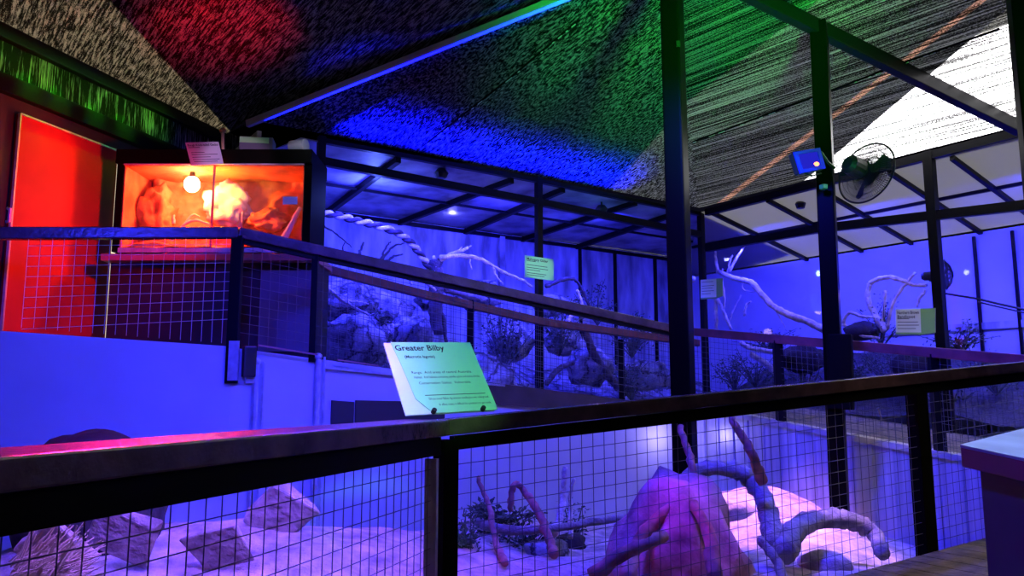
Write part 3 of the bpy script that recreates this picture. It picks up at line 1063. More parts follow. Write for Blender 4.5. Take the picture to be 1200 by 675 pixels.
q = [P(217, 167, 6.98), P(256, 166, 6.98), P(262, 192, 6.96), P(224, 194, 6.96)]
small_sign(q[0], q[1], q[2], q[3], 'white card standing on the front edge of the terrarium', 0,
           [('Rough Knob-tailed Gecko', .05, .07, .14, True)], rows=[(.06, .24, .34), (.10, .46, .40), (.10, .55, .78), (.10, .66, .55), (.10, .76, .80), (.12, .85, .70)])
cagepl = (CL, CK)
def on_cage(px, py, d=0.0, pl=None):
    a, b = pl or (CL, CK)
    n = perp(a, b)
    return hitv(px, py, plan(a) - n * d, plan(b) - n * d)
q = [on_cage(615, 299, .09), on_cage(649, 304, .09), on_cage(649, 329, .09), on_cage(615, 325, .09)]
small_sign(*q, 'pale green Mahogany Glider card fixed to the middle post of the left enclosure', 0,
           [('Mahogany Glider', .06, .07, .17, True)], mt='paper_green', rows=[(.07, .24, .30), (.07, .42, .70), (.07, .54, .72), (.07, .64, .45), (.07, .78, .66), (.07, .87, .60)])
q = [on_cage(821, 328, .06, (CK, CR)), on_cage(847, 326, .06, (CK, CR)), on_cage(847, 347, .06, (CK, CR)), on_cage(821, 351, .06, (CK, CR))]
small_sign(*q, 'small pale card with a green end, at the inner corner of the right enclosure', 0,
           [], .72, rows=[(.06, .14, .52), (.06, .34, .56), (.06, .46, .5), (.06, .6, .55), (.06, .74, .4)])
q = [on_cage(1049, 362, .09, (CK, CR)), on_cage(1096, 361, .09, (CK, CR)), on_cage(1096, 390, .09, (CK, CR)), on_cage(1050, 392, .09, (CK, CR))]
small_sign(*q, 'white Northern Brown Bandicoot card with a green end, on the right enclosure post', 0,
           [('Northern Brown', .05, .08, .17, True), ('Bandicoot', .05, .24, .17, True)], .64, rows=[(.05, .40, .30), (.05, .53, .52), (.05, .65, .54), (.05, .78, .46)])

# ------------------------------------------------------------------ left enclosure
nC = perp(CL, CK)                       # into the enclosure
CD = 2.3
cg = empty('enclosure', fz(lerp(CL, CK, .5), 1.3), 'steel-framed glider enclosure with mesh front, behind the sloping barrier on the left', 'enclosure', 'animal enclosures')
def post_c(px, ptop, par, pl, w=.075, z0=.7, d=0.0):
    p = on_cage(px, ptop, d, pl)
    m = MB(); m.bar(p, fz(p, z0), w, w, V((pl[1][0] - pl[0][0], pl[1][1] - pl[0][1], 0)))
    return m.build('post', M['dark_steel'], par, bevel=.004)
for px, pt in ((377, 160), (631, 207), (821, 250)):
    post_c(px, pt, cg, (CL, CK))
def beam_c(pix, par, pl, w=.06, h=.06, name='beam', d=0.0):
    m = MB()
    for (x0_, y0_), (x1_, y1_) in zip(pix[:-1], pix[1:]):
        m.bar(on_cage(x0_, y0_, d, pl), on_cage(x1_, y1_, d, pl), w, h)
    return m.build(name, M['dark_steel'], par)
beam_c([(377, 165), (631, 212), (821, 251)], cg, (CL, CK), .06, .05)
beam_c([(377, 189), (631, 237), (821, 275)], cg, (CL, CK), .07, .085)
# mid lower rail (cage side of the ramp)
cr = empty('barrier', fz(lerp(CL, CK, .5), 1.2), 'lower red-brown rail and fine mesh along the front of the glider enclosure', 'barrier', 'barriers around the pen')
r0, r1, r2, r3 = on_cage(368, 312, .10), on_cage(500, 346, .10), on_cage(640, 378, .10), on_cage(818, 402, .10)
m = MB()
for a, b in ((r0, r1), (r1, r2), (r2, r3)):
    m.bar(a, b, .08, .085)
m.build('handrail', M['rail_red'], cr, bevel=.006)
for a, b in ((r0, r1), (r1, r2), (r2, r3)):
    m = wiregrid(a, b, a.z - 1.05, a.z - .05, b.z - 1.05, b.z - .05, .06, .0017)
    m.build('wire_mesh', M['wire'], cr)
for px in (551, 727):
    a = on_cage(px, 380, .10)
    m = MB(); m.bar(fz(a, r1.z - .02 if px < 600 else r2.z - .15), fz(a, .8), .075, .06, V((0, 1, 0))); m.build('post', M['dark_steel'], cr)

# back wall of the left enclosure
bk0, bk1 = plan(CL) + nC * CD - dA * .8, plan(CK) + nC * CD + dA * 2.5
def on_back(px, py, d=0.0):
    return hitv(px, py, bk0 - nC * d, bk1 - nC * d)
zb0 = on_back(400, 250).z; zb1 = on_back(680, 292).z
zbk = (zb0 + zb1) / 2
m = MB()
m.slab([fz(bk0, .5), fz(bk1, .5), fz(bk1, zbk + .05), fz(bk0, zbk + .05)], nC * .05)
tag(m.build('wall_cage_left', M['cage_wall']), kind='structure')
for i, (px, w) in enumerate(((588, .09), (680, .035), (721, .035), (768, .04))):
    m = MB(); p = on_back(px, 330, .03); m.bar(fz(p, .8), fz(p, zbk), w, .05, nC)
    tag(m.build('trim_%d' % (4 + i), M['dark_steel'] if w < .08 else M['cage_roof']), kind='structure')
# sheet roof with rafters
fzt = on_cage(500, 203).z + .0
f0, f1 = plan(CL) - dA * .2, plan(CK) + dA * 2.0
m = MB(); rfz = on_cage(377, 165).z - .02
m.slab([fz(f0, rfz), fz(f1, rfz), fz(bk1, zbk + .06), fz(bk0, zbk + .06)], (0, 0, .015))
rcl = tag(m.build('roof_cage_left', M['cage_roof']), kind='structure')
raf = []
for (bx, by), (tx, ty) in (((383, 247), (467, 184)), ((468, 258), (600, 207)), ((545, 271), (660, 215)), ((612, 283), (745, 236)), ((676, 292), (800, 250))):
    b_ = fz(on_back(bx, by), zbk)
    t_ = fz(on_cage(tx, ty), rfz - .03)
    m = MB(); m.bar(b_ + V((0, 0, .0)), t_, .06, .07)
    m.build('rafter', M['dark_steel'], rcl)
m = MB(); m.bar(fz(lerp(bk0, f0, .5), (zbk + rfz) / 2 - .02), fz(lerp(bk1, f1, .5), (zbk + rfz) / 2 - .02), .03, .03); m.build('purlin', M['dark_steel'], rcl)
m = MB(); m.bar(fz(bk0, zbk) - nC * .03, fz(bk1, zbk) - nC * .03, .04, .05); m.build('wall_plate', M['dark_steel'], rcl)
# end wall (left end)
m = MB(); e0 = plan(CL) - dA * .6
m.slab([fz(e0, .5), fz(bk0, .5), fz(bk0, zbk), fz(e0, rfz)], -dA * .04)
tag(m.build('wall_cage_end', M['cage_wall']), kind='structure')

# lamps hanging under the roof of the left enclosure
def hang_lamp(px, py, d, label, top):
    p = on_cage(px, py, -d)
    h = empty('enclosure_lamp', p, label, 'lamp', 'enclosure lamps')
    m = MB(); m.tube([p + V((0, 0, .05)), p, p - V((0, 0, .05)), p - V((0, 0, .06))], [.045, .085, .06, .05], 10); m.build('shade', M['plastic_black'], h)
    m = MB(); m.tube([p + V((0, 0, .04)), fz(p, top)], .012, 6); m.build('stem', M['plastic_black'], h)
    return p
lp1 = hang_lamp(517, 203, .12, 'black hanging lamp under the beam in the left half of the glider enclosure', rfz - .02)
lp2 = hang_lamp(705, 245, .25, 'black hanging lamp in the right half of the glider enclosure, by the tall post', rfz - .02)

# ground and boulders inside the left enclosure
m = MB()
gx, gy = 40, 16
vv = []
def cgz(i, j):
    u, w = i / gx, j / gy
    p = lerp(fz(f0, 0), fz(f1, 0), u) + nC * (CD * w + .05)
    z = 1.15 - .35 * u + .75 * w ** 1.2 + .2 * noise.noise(V((p.x * 1.1, p.y * 1.1, 5))) + .07 * noise.noise(V((p.x * 4, p.y * 4, 1)))
    return fz(p, z)
vv = [[m.bm.verts.new(cgz(i, j)) for j in range(gy + 1)] for i in range(gx + 1)]
for i in range(gx):
    for j in range(gy):
        m.bm.faces.new((vv[i][j], vv[i + 1][j], vv[i + 1][j + 1], vv[i][j + 1]))
tag(m.build('ground_cage_left', M['rock'], smooth=True), kind='structure')

def depth_pt(px, py, d):
    return on_cage(px, py, -d)
bould = [(400, 352, .9, .42, 'pale boulder at the left end of the glider enclosure, under the twisted vine'),
         (452, 365, 1.0, .34, 'boulder left of the dark stump in the glider enclosure'),
         (420, 400, .5, .50, 'broad low boulder at the left front of the glider enclosure'),
         (480, 390, .6, .36, 'boulder just above the top left corner of the large green card'),
         (560, 345, 1.3, .34, 'boulder behind the top rail, right of the forked branch'),
         (646, 357, 1.1, .26, 'round boulder right of the pale Glider card post'),
         (600, 400, .8, .40, 'boulder left of the enclosure middle post, low down'),
         (690, 430, .6, .42, 'pale boulder low in the enclosure, right of the middle post'),
         (660, 400, .9, .30, 'boulder behind leaves, right of the middle post'),
         (760, 440, .7, .35, 'boulder at the foot of the tall roof post, inside the glider enclosure'),
         (570, 440, .5, .42, 'boulder above the right end of the large green card'),
         (500, 352, 1.5, .22, 'small boulder at the foot of the twisted vine')]
for i, (px, py, d, r, lb2) in enumerate(bould):
    m = MB(); m.blob(depth_pt(px, py, d + .1), (r, r * .7, r * .62), i + 11, .35, 3, 1.5, i * .7)
    tag(m.build('boulder', M['rock'], smooth=True), lb2, 'boulder', 'boulders in the glider enclosure')

# branches of the left enclosure
def br(name, mt, label, segs, d, group='branches in the left enclosure', cat='branch'):
    m = MB()
    for k, (pix, a, b) in enumerate(segs):
        pts = [depth_pt(x, y, d + (dd if len(t) > 2 else 0)) for t in pix for (x, y, dd) in [(t[0], t[1], t[2] if len(t) > 2 else 0)]]
        branch(m, pts, a, b, .008, k + 3)
    return tag(m.build(name, M[mt], smooth=True), label, cat, group)
# twisted vine: two strands wound about each other
vp = spline([depth_pt(x, y, .8) for x, y in ((374, 249), (398, 253), (420, 259), (444, 265), (468, 274), (482, 285), (494, 300), (505, 316))], 10)
vn = empty('vine', vp[0], 'thick twisted vine hanging from the left post down to the dark stump', 'vine')
for ph, nm in ((0, 'strand'), (PI, 'strand')):
    m = MB(); pts = []
    for i, p in enumerate(vp):
        d = (vp[min(i + 1, len(vp) - 1)] - vp[max(i - 1, 0)]).normalized()
        s = d.cross(nC).normalized(); a = i * .62 + ph
        pts.append(p + (s * math.cos(a) + nC * math.sin(a)) * .023)
    m.tube(pts, taper(len(pts), .024, .03), 8)
    m.build(nm, M['wood_pale'] if ph else M['wood_dark'], vn, smooth=True)
br('stump', 'wood_dark', 'dark upright stump behind the top rail where the vine ends', [(((508, 304), (512, 330), (510, 360), (512, 392)), .10, .075), (((512, 350), (519, 375), (523, 405)), .04, .02)], .8, cat='stump')
br('branch', 'wood_pale', 'pale blue forked branch reaching up right from the dark stump', [(((512, 306), (530, 298), (548, 291)), .035, .018), (((536, 296), (541, 289)), .016, .008), (((546, 291), (552, 288)), .014, .008), (((510, 312), (508, 300)), .03, .02)], .75)
br('branch', 'wood_pale', 'long pink branch running from the stump to the Glider card post', [(((516, 301), (544, 300), (568, 306), (585, 317), (605, 325), (624, 336)), .03, .018), (((578, 312), (582, 325), (590, 333)), .016, .008), (((550, 304), (553, 316)), .014, .006)], .7)
br('branch', 'wood_pale', 'white branch stub slanting down below the top rail', [(((488, 322), (498, 330), (510, 341)), .03, .02), (((480, 326), (482, 334)), .02, .012)], .6)
br('branch', 'wood_pale', 'thin pale branch forking at the left end of the fine mesh', [(((376, 330), (398, 350), (410, 357), (432, 370)), .022, .014), (((402, 352), (420, 354), (432, 356)), .014, .006), (((398, 348), (406, 345)), .01, .005)], .4)
br('branch', 'wood_dark', 'arched dark branch above the top left corner of the large green card', [(((404, 408), (420, 392), (440, 386), (458, 394)), .04, .025), (((458, 404), (466, 420), (470, 400), (486, 385)), .04, .03)], .45)
br('branch', 'wood_pale', 'pink branch slanting up right of the Glider card', [(((664, 377), (675, 365), (682, 356), (676, 340)), .03, .018)], .6)
br('branch', 'wood_dark', 'curved dark branch arching right of the Glider card', [(((640, 335), (660, 328), (674, 328), (682, 340), (692, 362), (700, 380)), .03, .016)], .7)
br('branch', 'wood_dark', 'dark branch leaning left at the foot of the tall post', [(((684, 380), (694, 410), (705, 430), (725, 455)), .05, .06), (((640, 450), (655, 432), (672, 425)), .04, .03)], .35)
br('log', 'log', 'fallen log lying across the rocks behind the top rail', [(((520, 336), (545, 345), (570, 353)), .06, .05)], .9, cat='log')
br('branch', 'wood_dark', 'dark branch fan against the back wall, left of the vine end', [(((446, 306), (460, 290), (474, 285)), .02, .008), (((446, 306), (452, 290), (458, 283)), .018, .006), (((448, 310), (462, 300), (472, 298)), .02, .008)], 1.5)
br('branch', 'wood_dark', 'dark thin branch near the left post of the glider enclosure', [(((376, 262), (395, 275), (412, 290)), .014, .006), (((400, 300), (404, 282)), .012, .006), (((420, 300), (426, 284)), .02, .012)], 1.2)

def leafclump(name, c, rad, n, seed, label, group, ls=.07, mt='leaf'):
    """twigs fanning out of one foot, with leaves along each twig"""
    m = MB(); r = random.Random(seed)
    c = V(c); foot = c - V((0, 0, rad[2] * 1.15))
    nt = max(10, n // 14)
    for k in range(nt):
        d = V((r.gauss(0, 1), r.gauss(0, 1), r.gauss(.1, 1))).normalized() * (.45 + .55 * r.random())
        tip = c + V((d.x * rad[0], d.y * rad[1], d.z * rad[2]))
        mid = lerp(foot, tip, .5) + V((r.uniform(-.12, .12) * rad[0], r.uniform(-.1, .1), rad[2] * .18))
        tw = spline([foot, mid, tip], 5)
        m.tube(tw, taper(len(tw), .009, .003), 4)
        for q in range(int(n * 1.9 / nt)):
            f = r.uniform(.3, 1.0)
            p = tw[min(len(tw) - 1, int(f * (len(tw) - 1)))] + V((r.gauss(0, .035), r.gauss(0, .035), r.gauss(0, .035)))
            a = V((r.gauss(0, 1), r.gauss(0, 1), r.gauss(0, .6))).normalized(); b = a.cross(V((r.gauss(0, 1), r.gauss(0, 1), 1))).normalized()
            l = ls * .75 * r.uniform(.6, 1.3)
            m.quad(p, p + a * l * .5 + b * l * .24, p + a * l, p + a * l * .5 - b * l * .24)
    return tag(m.build(name, M[mt]), label, 'shrub', group)
GL = 'shrubs in the left enclosure'
leafclump('shrub', depth_pt(590, 390, .45), (.42, .3, .42), 420, 1, 'dark leafy shrub left of the middle post of the glider enclosure', GL)
leafclump('shrub', depth_pt(655, 375, .5), (.36, .3, .4), 380, 2, 'dark leafy shrub right of the middle post of the glider enclosure', GL)
leafclump('shrub', depth_pt(740, 385, .6), (.40, .3, .35), 360, 3, 'dark shrub beside the tall roof post, behind the lower rail', GL)
leafclump('shrub', depth_pt(740, 440, .45), (.5, .3, .3), 380, 4, 'low dark shrub at the foot of the tall roof post', GL)
leafclump('shrub', depth_pt(700, 350, 1.6), (.5, .25, .35), 200, 5, 'faint shrub against the back wall right of the Glider card', GL)
leafclump('shrub', depth_pt(440, 372, .5), (.25, .2, .10), 120, 6, 'flat dark leaf patch above the large card, at the left', GL)

# ------------------------------------------------------------------ right enclosure
nD = perp(CK, CR)                       # to the outside of the pen
ce = empty('enclosure', fz(lerp(CK, CR, .5), 1.2), 'long steel-framed bandicoot enclosure with a bright blue back wall on the right', 'enclosure', 'animal enclosures')
CRp = (CK, CR)
for px, pt in ((1088, 178),):
    post_c(px, pt, ce, CRp, .10)
beam_c([(828, 249), (1340, 119)], ce, CRp, .08, .09)
beam_c([(828, 291), (960, 268), (1215, 239), (1340, 225)], ce, CRp, .08, .10)
dRr = (plan(CR) - plan(CK)).normalized()
ED = 2.2
eb0, eb1 = plan(CK) + nD * ED - dRr * 2.2, plan(CR) + nD * ED + dRr * 4
def on_eback(px, py, d=0.0):
    return hitv(px, py, eb0 - nD * d, eb1 - nD * d)
m = MB()
m.slab([fz(eb0, .4), fz(eb1, .4), fz(eb1, 3.25), fz(eb0, 3.25)], nD * .05)
tag(m.build('wall_cage_right', M['white_panel']), kind='structure')
rz = on_cage(960, 214, 0, CRp).z
m = MB(); ef0, ef1 = plan(CK) - dRr * .0, plan(CR) + dRr * 4
m.slab([fz(ef0, CK.z), fz(ef1, CK.z), fz(eb1, 3.28), fz(eb0, 3.28)], (0, 0, .015))
rcr = tag(m.build('roof_cage_right', M['cage_roof_day']), kind='structure')
for px in (835, 900, 960, 1045, 1120):
    t_ = on_cage(px, 240, 0, CRp)
    m = MB(); m.bar(fz(t_, CK.z - .04), fz(t_ + nD * ED, 3.24), .05, .05); m.build('rafter', M['dark_steel'], rcr)
m = MB(); m.bar(fz(lerp(ef0, eb0, .45), lerp(V((0, 0, CK.z)), V((0, 0, 3.28)), .45).z - .03), fz(lerp(ef1, eb1, .45), lerp(V((0, 0, CK.z)), V((0, 0, 3.28)), .45).z - .03), .04, .04); m.build('purlin', M['dark_steel'], rcr)
for i, px in enumerate((1146, 1192)):
    p = on_eback(px, 340, .03); m = MB(); m.bar(fz(p, .7), fz(p, 3.2), .035, .035, nD); tag(m.build('trim_%d' % (9 + i), M['dark_steel']), kind='structure')
m = MB(); p, q2 = on_eback(1000, 384, .02), on_eback(1210, 360, .02)
p2, q3 = on_eback(1030, 390, .03), on_eback(1230, 377, .03)
m.bar(p2, q3, .03, .09); tag(m.build('trim_12', M['cage_wall']), kind='structure')
# glass front
m = MB()
a, b = on_cage(823, 292, 0, CRp), on_cage(1215, 239, 0, CRp)
m.slab([fz(a, 1.0), fz(b, .8), fz(b, b.z), fz(a, a.z)], nD * .006)
m.build('glass_pane', M['cage_glass'], ce)

m = MB()
gx, gy = 40, 12
def egz(i, j):
    u, w = i / gx, j / gy
    p = lerp(fz(ef0, 0), fz(ef1, 0), u) + nD * (ED * w + .03)
    z = 1.1 - .5 * u + .75 * w + .15 * noise.noise(V((p.x * 1.1, p.y * 1.1, 9))) + .05 * noise.noise(V((p.x * 4, p.y * 4, 1)))
    return fz(p, z)
vv = [[m.bm.verts.new(egz(i, j)) for j in range(gy + 1)] for i in range(gx + 1)]
for i in range(gx):
    for j in range(gy):
        m.bm.faces.new((vv[i][j], vv[i + 1][j], vv[i + 1][j + 1], vv[i][j + 1]))
tag(m.build('ground_cage_right', M['soil'], smooth=True), kind='structure')

def rpt(px, py, d):
    return on_cage(px, py, -d, CRp)
def brr(name, mt, label, segs, d, cat='branch'):
    m = MB()
    for k, (pix, a, b) in enumerate(segs):
        branch(m, [rpt(x, y, d) for x, y in pix], a, b, .006, k + 13)
    return tag(m.build(name, M[mt], smooth=True), label, cat, 'branches in the right enclosure')
brr('branch', 'wood_pale', 'long pale branch with forked twigs, sloping down to the fan post', [
    (((841, 318), (860, 326), (880, 331), (893, 345), (905, 358), (925, 369), (945, 376), (968, 388)), .035, .05),
    (((841, 318), (839, 305), (838, 294)), .025, .016), (((852, 322), (855, 308), (858, 299)), .016, .010),
    (((855, 318), (862, 304), (873, 288)), .022, .014), (((848, 322), (846, 315)), .012, .006),
    (((872, 328), (870, 338), (882, 342), (888, 340)), .012, .006), (((906, 358), (914, 372), (920, 384)), .012, .006),
    (((885, 332), (897, 350)), .016, .012)], .5)
brr('branch', 'wood_pale', 'bright upright branch behind the small corner card', [(((838, 345), (843, 355), (849, 368), (857, 386)), .028, .02), (((838, 350), (839, 375), (839, 392)), .03, .03), (((846, 330), (849, 350), (848, 362)), .016, .01)], .35)
brr('branch', 'wood_pale', 'thin curved twig hooked over, right of the corner card', [(((872, 370), (875, 357), (880, 353)), .022, .012), (((853, 380), (860, 362), (868, 346)), .016, .01)], .7)
brr('branch', 'wood_pale', 'arched pale branch behind the Bandicoot card', [
    (((1019, 332), (1030, 327), (1043, 325), (1058, 329), (1070, 334), (1086, 334)), .032, .022),
    (((1019, 332), (1017, 350), (1026, 370), (1038, 388)), .030, .05), (((1072, 320), (1056, 340), (1046, 358), (1040, 385)), .018, .022),
    (((1038, 340), (1036, 360), (1034, 378)), .024, .02), (((1085, 340), (1078, 350), (1074, 360)), .022, .016)], .55)
brr('branch', 'wood_pale', 'low pale branch between the fan post and the Bandicoot card', [(((987, 380), (995, 367), (1010, 371), (1024, 372)), .026, .014), (((988, 380), (1005, 392), (1030, 396)), .022, .016)], .4)
brr('log', 'wood_pale', 'pale log under the red-brown rail at the left of the right enclosure', [(((868, 402), (880, 408), (905, 412)), .035, .03), (((880, 415), (900, 428), (912, 442)), .035, .045)], .3, 'log')
GR = 'shrubs in the right enclosure'
leafclump('shrub', rpt(1030, 370, .6), (.35, .25, .35), 260, 21, 'dark twiggy shrub around the arched branch', GR, .05)
leafclump('shrub', rpt(1125, 392, .5), (.5, .25, .18), 260, 22, 'low dark shrub right of the Bandicoot card', GR, .06)
leafclump('shrub', rpt(900, 395, .6), (.6, .25, .16), 260, 23, 'low dark shrub along the rail, left of the fan post', GR, .06)
leafclump('shrub', rpt(1000, 425, .48), (.6, .2, .25), 260, 24, 'dark shrub under the rail, right of the fan post', GR, .06)
leafclump('shrub', rpt(860, 430, .48), (.5, .2, .3), 260, 25, 'dark shrub under the rail by the inner corner of the right enclosure', GR, .06)
leafclump('shrub', rpt(1110, 455, .48), (.5, .2, .3), 220, 26, 'dark shrub behind the near right barrier post', GR, .06)
leafclump('shrub', rpt(885, 425, .45), (.5, .2, .3), 300, 27, 'dark shrub behind the pale log, left end of the right enclosure', GR, .05)
leafclump('shrub', rpt(940, 440, .5), (.5, .2, .3), 300, 28, 'dark shrub low down just left of the fan post', GR, .05)
leafclump('shrub', rpt(1045, 425, .5), (.5, .2, .28), 300, 29, 'dark shrub below the arched branch, under the rail', GR, .05)
leafclump('shrub', rpt(1165, 430, .5), (.6, .2, .26), 300, 30, 'dark shrub under the rail at the right edge of the view', GR, .05)
for i, (px, py, d, r, l) in enumerate(((1010, 388, .5, .2, 'dark rock at the foot of the arched branch'), (940, 420, .4, .3, 'dark rock under the rail left of the fan post'), (1080, 430, .4, .32, 'dark rock below the Bandicoot card'))):
    m = MB(); m.blob(rpt(px, py, d), (r, r * .7, r * .6), i + 31, .3, 3, 1.5); tag(m.build('rock', M['rock_dark'], smooth=True), l, 'rock', 'rocks in the right enclosure')

m = MB()
pts = [rpt(x, y, .9) for x, y in ((1096, 342), (1120, 346), (1145, 350), (1170, 356), (1215, 366))]
m.tube(pts, .014, 6); m.tube([p - V((0, 0, .035)) for p in pts[2:]], .010, 6)
tag(m.build('cable', M['plastic_black']), 'pair of dark cables slung across the right end of the bandicoot enclosure', 'cable')

def hang_lamp2(px, py, d, label):
    p = on_cage(px, py, -d, CRp)
    h = empty('enclosure_lamp', p, label, 'lamp', 'enclosure lamps')
    m = MB(); m.tube([p + V((0, 0, .05)), p, p - V((0, 0, .06))], [.04, .07, .05], 10); m.build('shade', M['plastic_black'], h)
    m = MB(); m.tube([p + V((0, 0, .04)), p + V((0, 0, .22))], .012, 6); m.build('stem', M['plastic_black'], h)
hang_lamp2(938, 239, .35, 'small black lamp under the roof of the bandicoot enclosure, left of the fan post')

# ------------------------------------------------------------------ fans and floodlight
def fan(c, axis, R, label, par_p, nm='fan'):
    c = V(c); ax = V(axis).normalized()
    s = ax.cross(V((0, 0, 1))).normalized(); u = s.cross(ax).normalized()
    f = empty(nm, c, label, 'fan', 'wall fans')
    def ringp(r, d, n=40):
        return [c + ax * d + (s * math.cos(2 * PI * k / n) + u * math.sin(2 * PI * k / n)) * r for k in range(n + 1)]
    m = MB()
    m.tube(ringp(R, 0), .008, 6)
    for rr, dd in ((R * .8, .035), (R * .6, .055), (R * .4, .065)):
        m.tube(ringp(rr, dd), .002, 4); m.tube(ringp(rr, -dd * .8), .002, 4)
    for k in range(84):
        a = 2 * PI * k / 84; e = s * math.cos(a) + u * math.sin(a)
        m.tube([c + ax * .07 + e * .05, c + ax * .055 + e * R * .6, c + e * R], .0024, 4)
        m.tube([c - ax * .07 + e * .05, c - ax * .045 + e * R * .6, c + e * R], .0024, 4)
    m.build('wire_guard', M['plastic_black'], f)
    m = MB(); m.disc(c + ax * .075, ax, R * .2, .012, 20); m.build('badge', M['plastic_black'], f)
    m = MB(); m.tube([c - ax * .05, c - ax * .10, c - ax * .22, c - ax * .25], [R * .25, R * .33, R * .30, R * .18], 16); m.build('motor', M['plastic_black'], f, smooth=False)
    for k in range(3):
        m = MB(); a0 = 2 * PI * k / 3
        q = []
        for j in range(5):
            a = a0 + j * .15
            e = s * math.cos(a) + u * math.sin(a)
            q.append((c + e * R * .16 + ax * (.02 - j * .01), c + e * R * (.78 + .08 * math.sin(j * .8)) + ax * (.03 - j * .015)))
        for (a1_, b1_), (a2_, b2_) in zip(q[:-1], q[1:]):
            m.slab([a1_, b1_, b2_, a2_], ax * .002)
        m.build('blade', mat('blade', (.10, .10, .11), .5) if k == 0 and 'blade' not in bpy.data.materials else bpy.data.materials['blade'], f)
    m = MB(); m.tube([c - ax * .16, c - ax * .16 - V((0, 0, .05)), V(par_p)], .018, 8); m.build('arm', M['plastic_black'], f)
    return f
fy = p2x.y - .05
fc = P(1015, 203, fy)
fan(fc, V((.85, .50, -.22)), .27, 'black wire-guarded fan mounted on the right of the floodlight post', P(984, 205, p2x.y - .02))
fc2 = rpt(1108, 322, .7)
fan(fc2, V((.75, -.5, 0)), .17, 'smaller dark fan inside the bandicoot enclosure, behind the card post', rpt(1085, 325, .7))

fl = empty('floodlight', P(948, 188, fy), 'square blue floodlight on the left of the fan post', 'floodlight')
ft = [P(930, 178, fy - .25), P(961, 173, fy - .18), P(968, 197, fy - .18), P(938, 203, fy - .25)]
Uf = (ft[1] - ft[0]); Wf = (ft[0] - ft[3]); Nf = Uf.cross(Wf).normalized()
m = MB(); m.slab([p - Nf * .012 for p in ft], -Nf * .07); m.build('housing', M['plastic_black'], fl, bevel=.01)
cF = sum(ft, V((0, 0, 0))) / 4
inn = [cF + (p - cF) * .72 for p in ft]
m = MB()
for i in range(4):
    j = (i + 1) % 4
    m.slab([ft[i], ft[j], inn[j], inn[i]], -Nf * .014)
BLU = mat('blue_paint', (.02, .02, .85), .6, spec=.1)
m.build('bezel', BLU, fl)
m = MB(); deep = [cF + (p - cF) * .35 - Nf * .010 for p in ft]
m.quad(*[p - Nf * .011 for p in inn])
m.build('reflector', emis('blue_lamp', (.03, .03, 1), .55), fl)
m = MB(); lp_ = P(957, 192, fy - .26); m.blob(lp_, (.022, .012, .018), 1, .3, 2); m.build('led', M['lamp_glow'], fl)
m = MB(); m.tube([P(943, 203, fy - .2), P(952, 206, fy - .15), P(962, 203, fy - .1)], .008, 6); m.tube([P(962, 178, fy - .1), P(970, 190, fy - .06), P(978, 197, fy)], .012, 6)
m.build('bracket', M['plastic_black'], fl)
m = MB(); m.box(P(965, 219, fy - .08), (.05, .05, .04), .4); js = m.build('sensor', mat('sensor_green', (.1, .35, .12), .4), bevel=.006)
tag(js, 'small green sensor on the fan post below the floodlight', 'sensor')

# ------------------------------------------------------------------ things in the pen
m = MB(); bp = P(112, 512, 4.9)
m.blob(V((bp.x, bp.y, .46)), (.42, .42, .47), 4, .12, 4, 1.4)
tag(m.build('boulder', M['rock_dark'], smooth=True), 'dark rounded boulder showing above the near rail at the left', 'boulder')

m = MB()
mp_ = P(775, 640, 5.0)
m.blob(V((mp_.x + .17, 5.25, -.08)), (.44, .40, .74), 6, .30, 4, 1.5, .2)
tag(m.build('mound', M['mound'], smooth=True), 'pink termite-mound shaped rock in the middle of the pen', 'mound')

def penpt(px, py, Y):
    return P(px, py, Y)
def pen_branch(name, mt, label, segs, cat='branch', n=10):
    m = MB()
    for k, (pts, a, b) in enumerate(segs):
        branch(m, [P(*p) for p in pts], a, b, .008, k + 23, n)
    return tag(m.build(name, M[mt], smooth=True), label, cat, 'logs and branches in the pen')
pen_branch('log', 'log', 'large arched log curving over the lit sand, left of the lower arch', [(((793, 572, 5.9), (815, 553, 6.0), (845, 548, 6.0), (872, 556, 6.0), (892, 580, 5.9), (903, 610, 5.7), (908, 645, 5.4)), .05, .075)], 'log')
pen_branch('log', 'log', 'low arched log in front of the corrugated wall', [(((918, 650, 5.3), (932, 622, 5.6), (960, 608, 5.8), (995, 610, 5.9), (1022, 624, 5.9), (1036, 650, 5.7)), .085, .05)], 'log')
pen_branch('branch', 'wood_red', 'thin red branch rising from the pink mound to the left', [(((797, 500, 5.6), (806, 528, 5.5), (812, 552, 5.4), (818, 590, 5.3)), .022, .03)])
pen_branch('branch', 'wood_red', 'red branch leaning over the arched log', [(((857, 490, 5.6), (870, 512, 5.6), (884, 538, 5.6), (894, 565, 5.7)), .025, .04)])
pen_branch('branch', 'wood_red', 'pink branch lying from the sand up the left flank of the mound', [(((692, 676, 4.5), (730, 650, 4.5), (760, 636, 4.5), (780, 628, 4.6)), .045, .03)])
pen_branch('branch', 'wood_red', 'pink forked branch standing in the left part of the pen', [(((598, 600, 6.2), (602, 570, 6.2), (612, 572, 6.2), (630, 598, 6.0), (642, 630, 5.8), (650, 650, 5.6)), .022, .034), (((602, 572, 6.2), (596, 590, 6.2)), .016, .01)])
pen_branch('branch', 'wood_pale', 'pale upright branch standing left of the mound', [(((662, 548, 6.4), (660, 580, 6.4), (655, 610, 6.2), (648, 626, 6.0)), .02, .035), (((672, 560, 6.4), (668, 590, 6.4), (668, 630, 6.2)), .014, .02)])
pen_branch('branch', 'wood_red', 'dark pink stub beside the foot of the tall post', [(((775, 560, 5.6), (768, 590, 5.5), (764, 620, 5.4)), .03, .07)])
pen_branch('branch', 'log', 'thin pipe-like branch lying in front of the lower arch', [(((890, 632, 4.9), (905, 650, 4.8), (925, 690, 4.6)), .025, .03)])
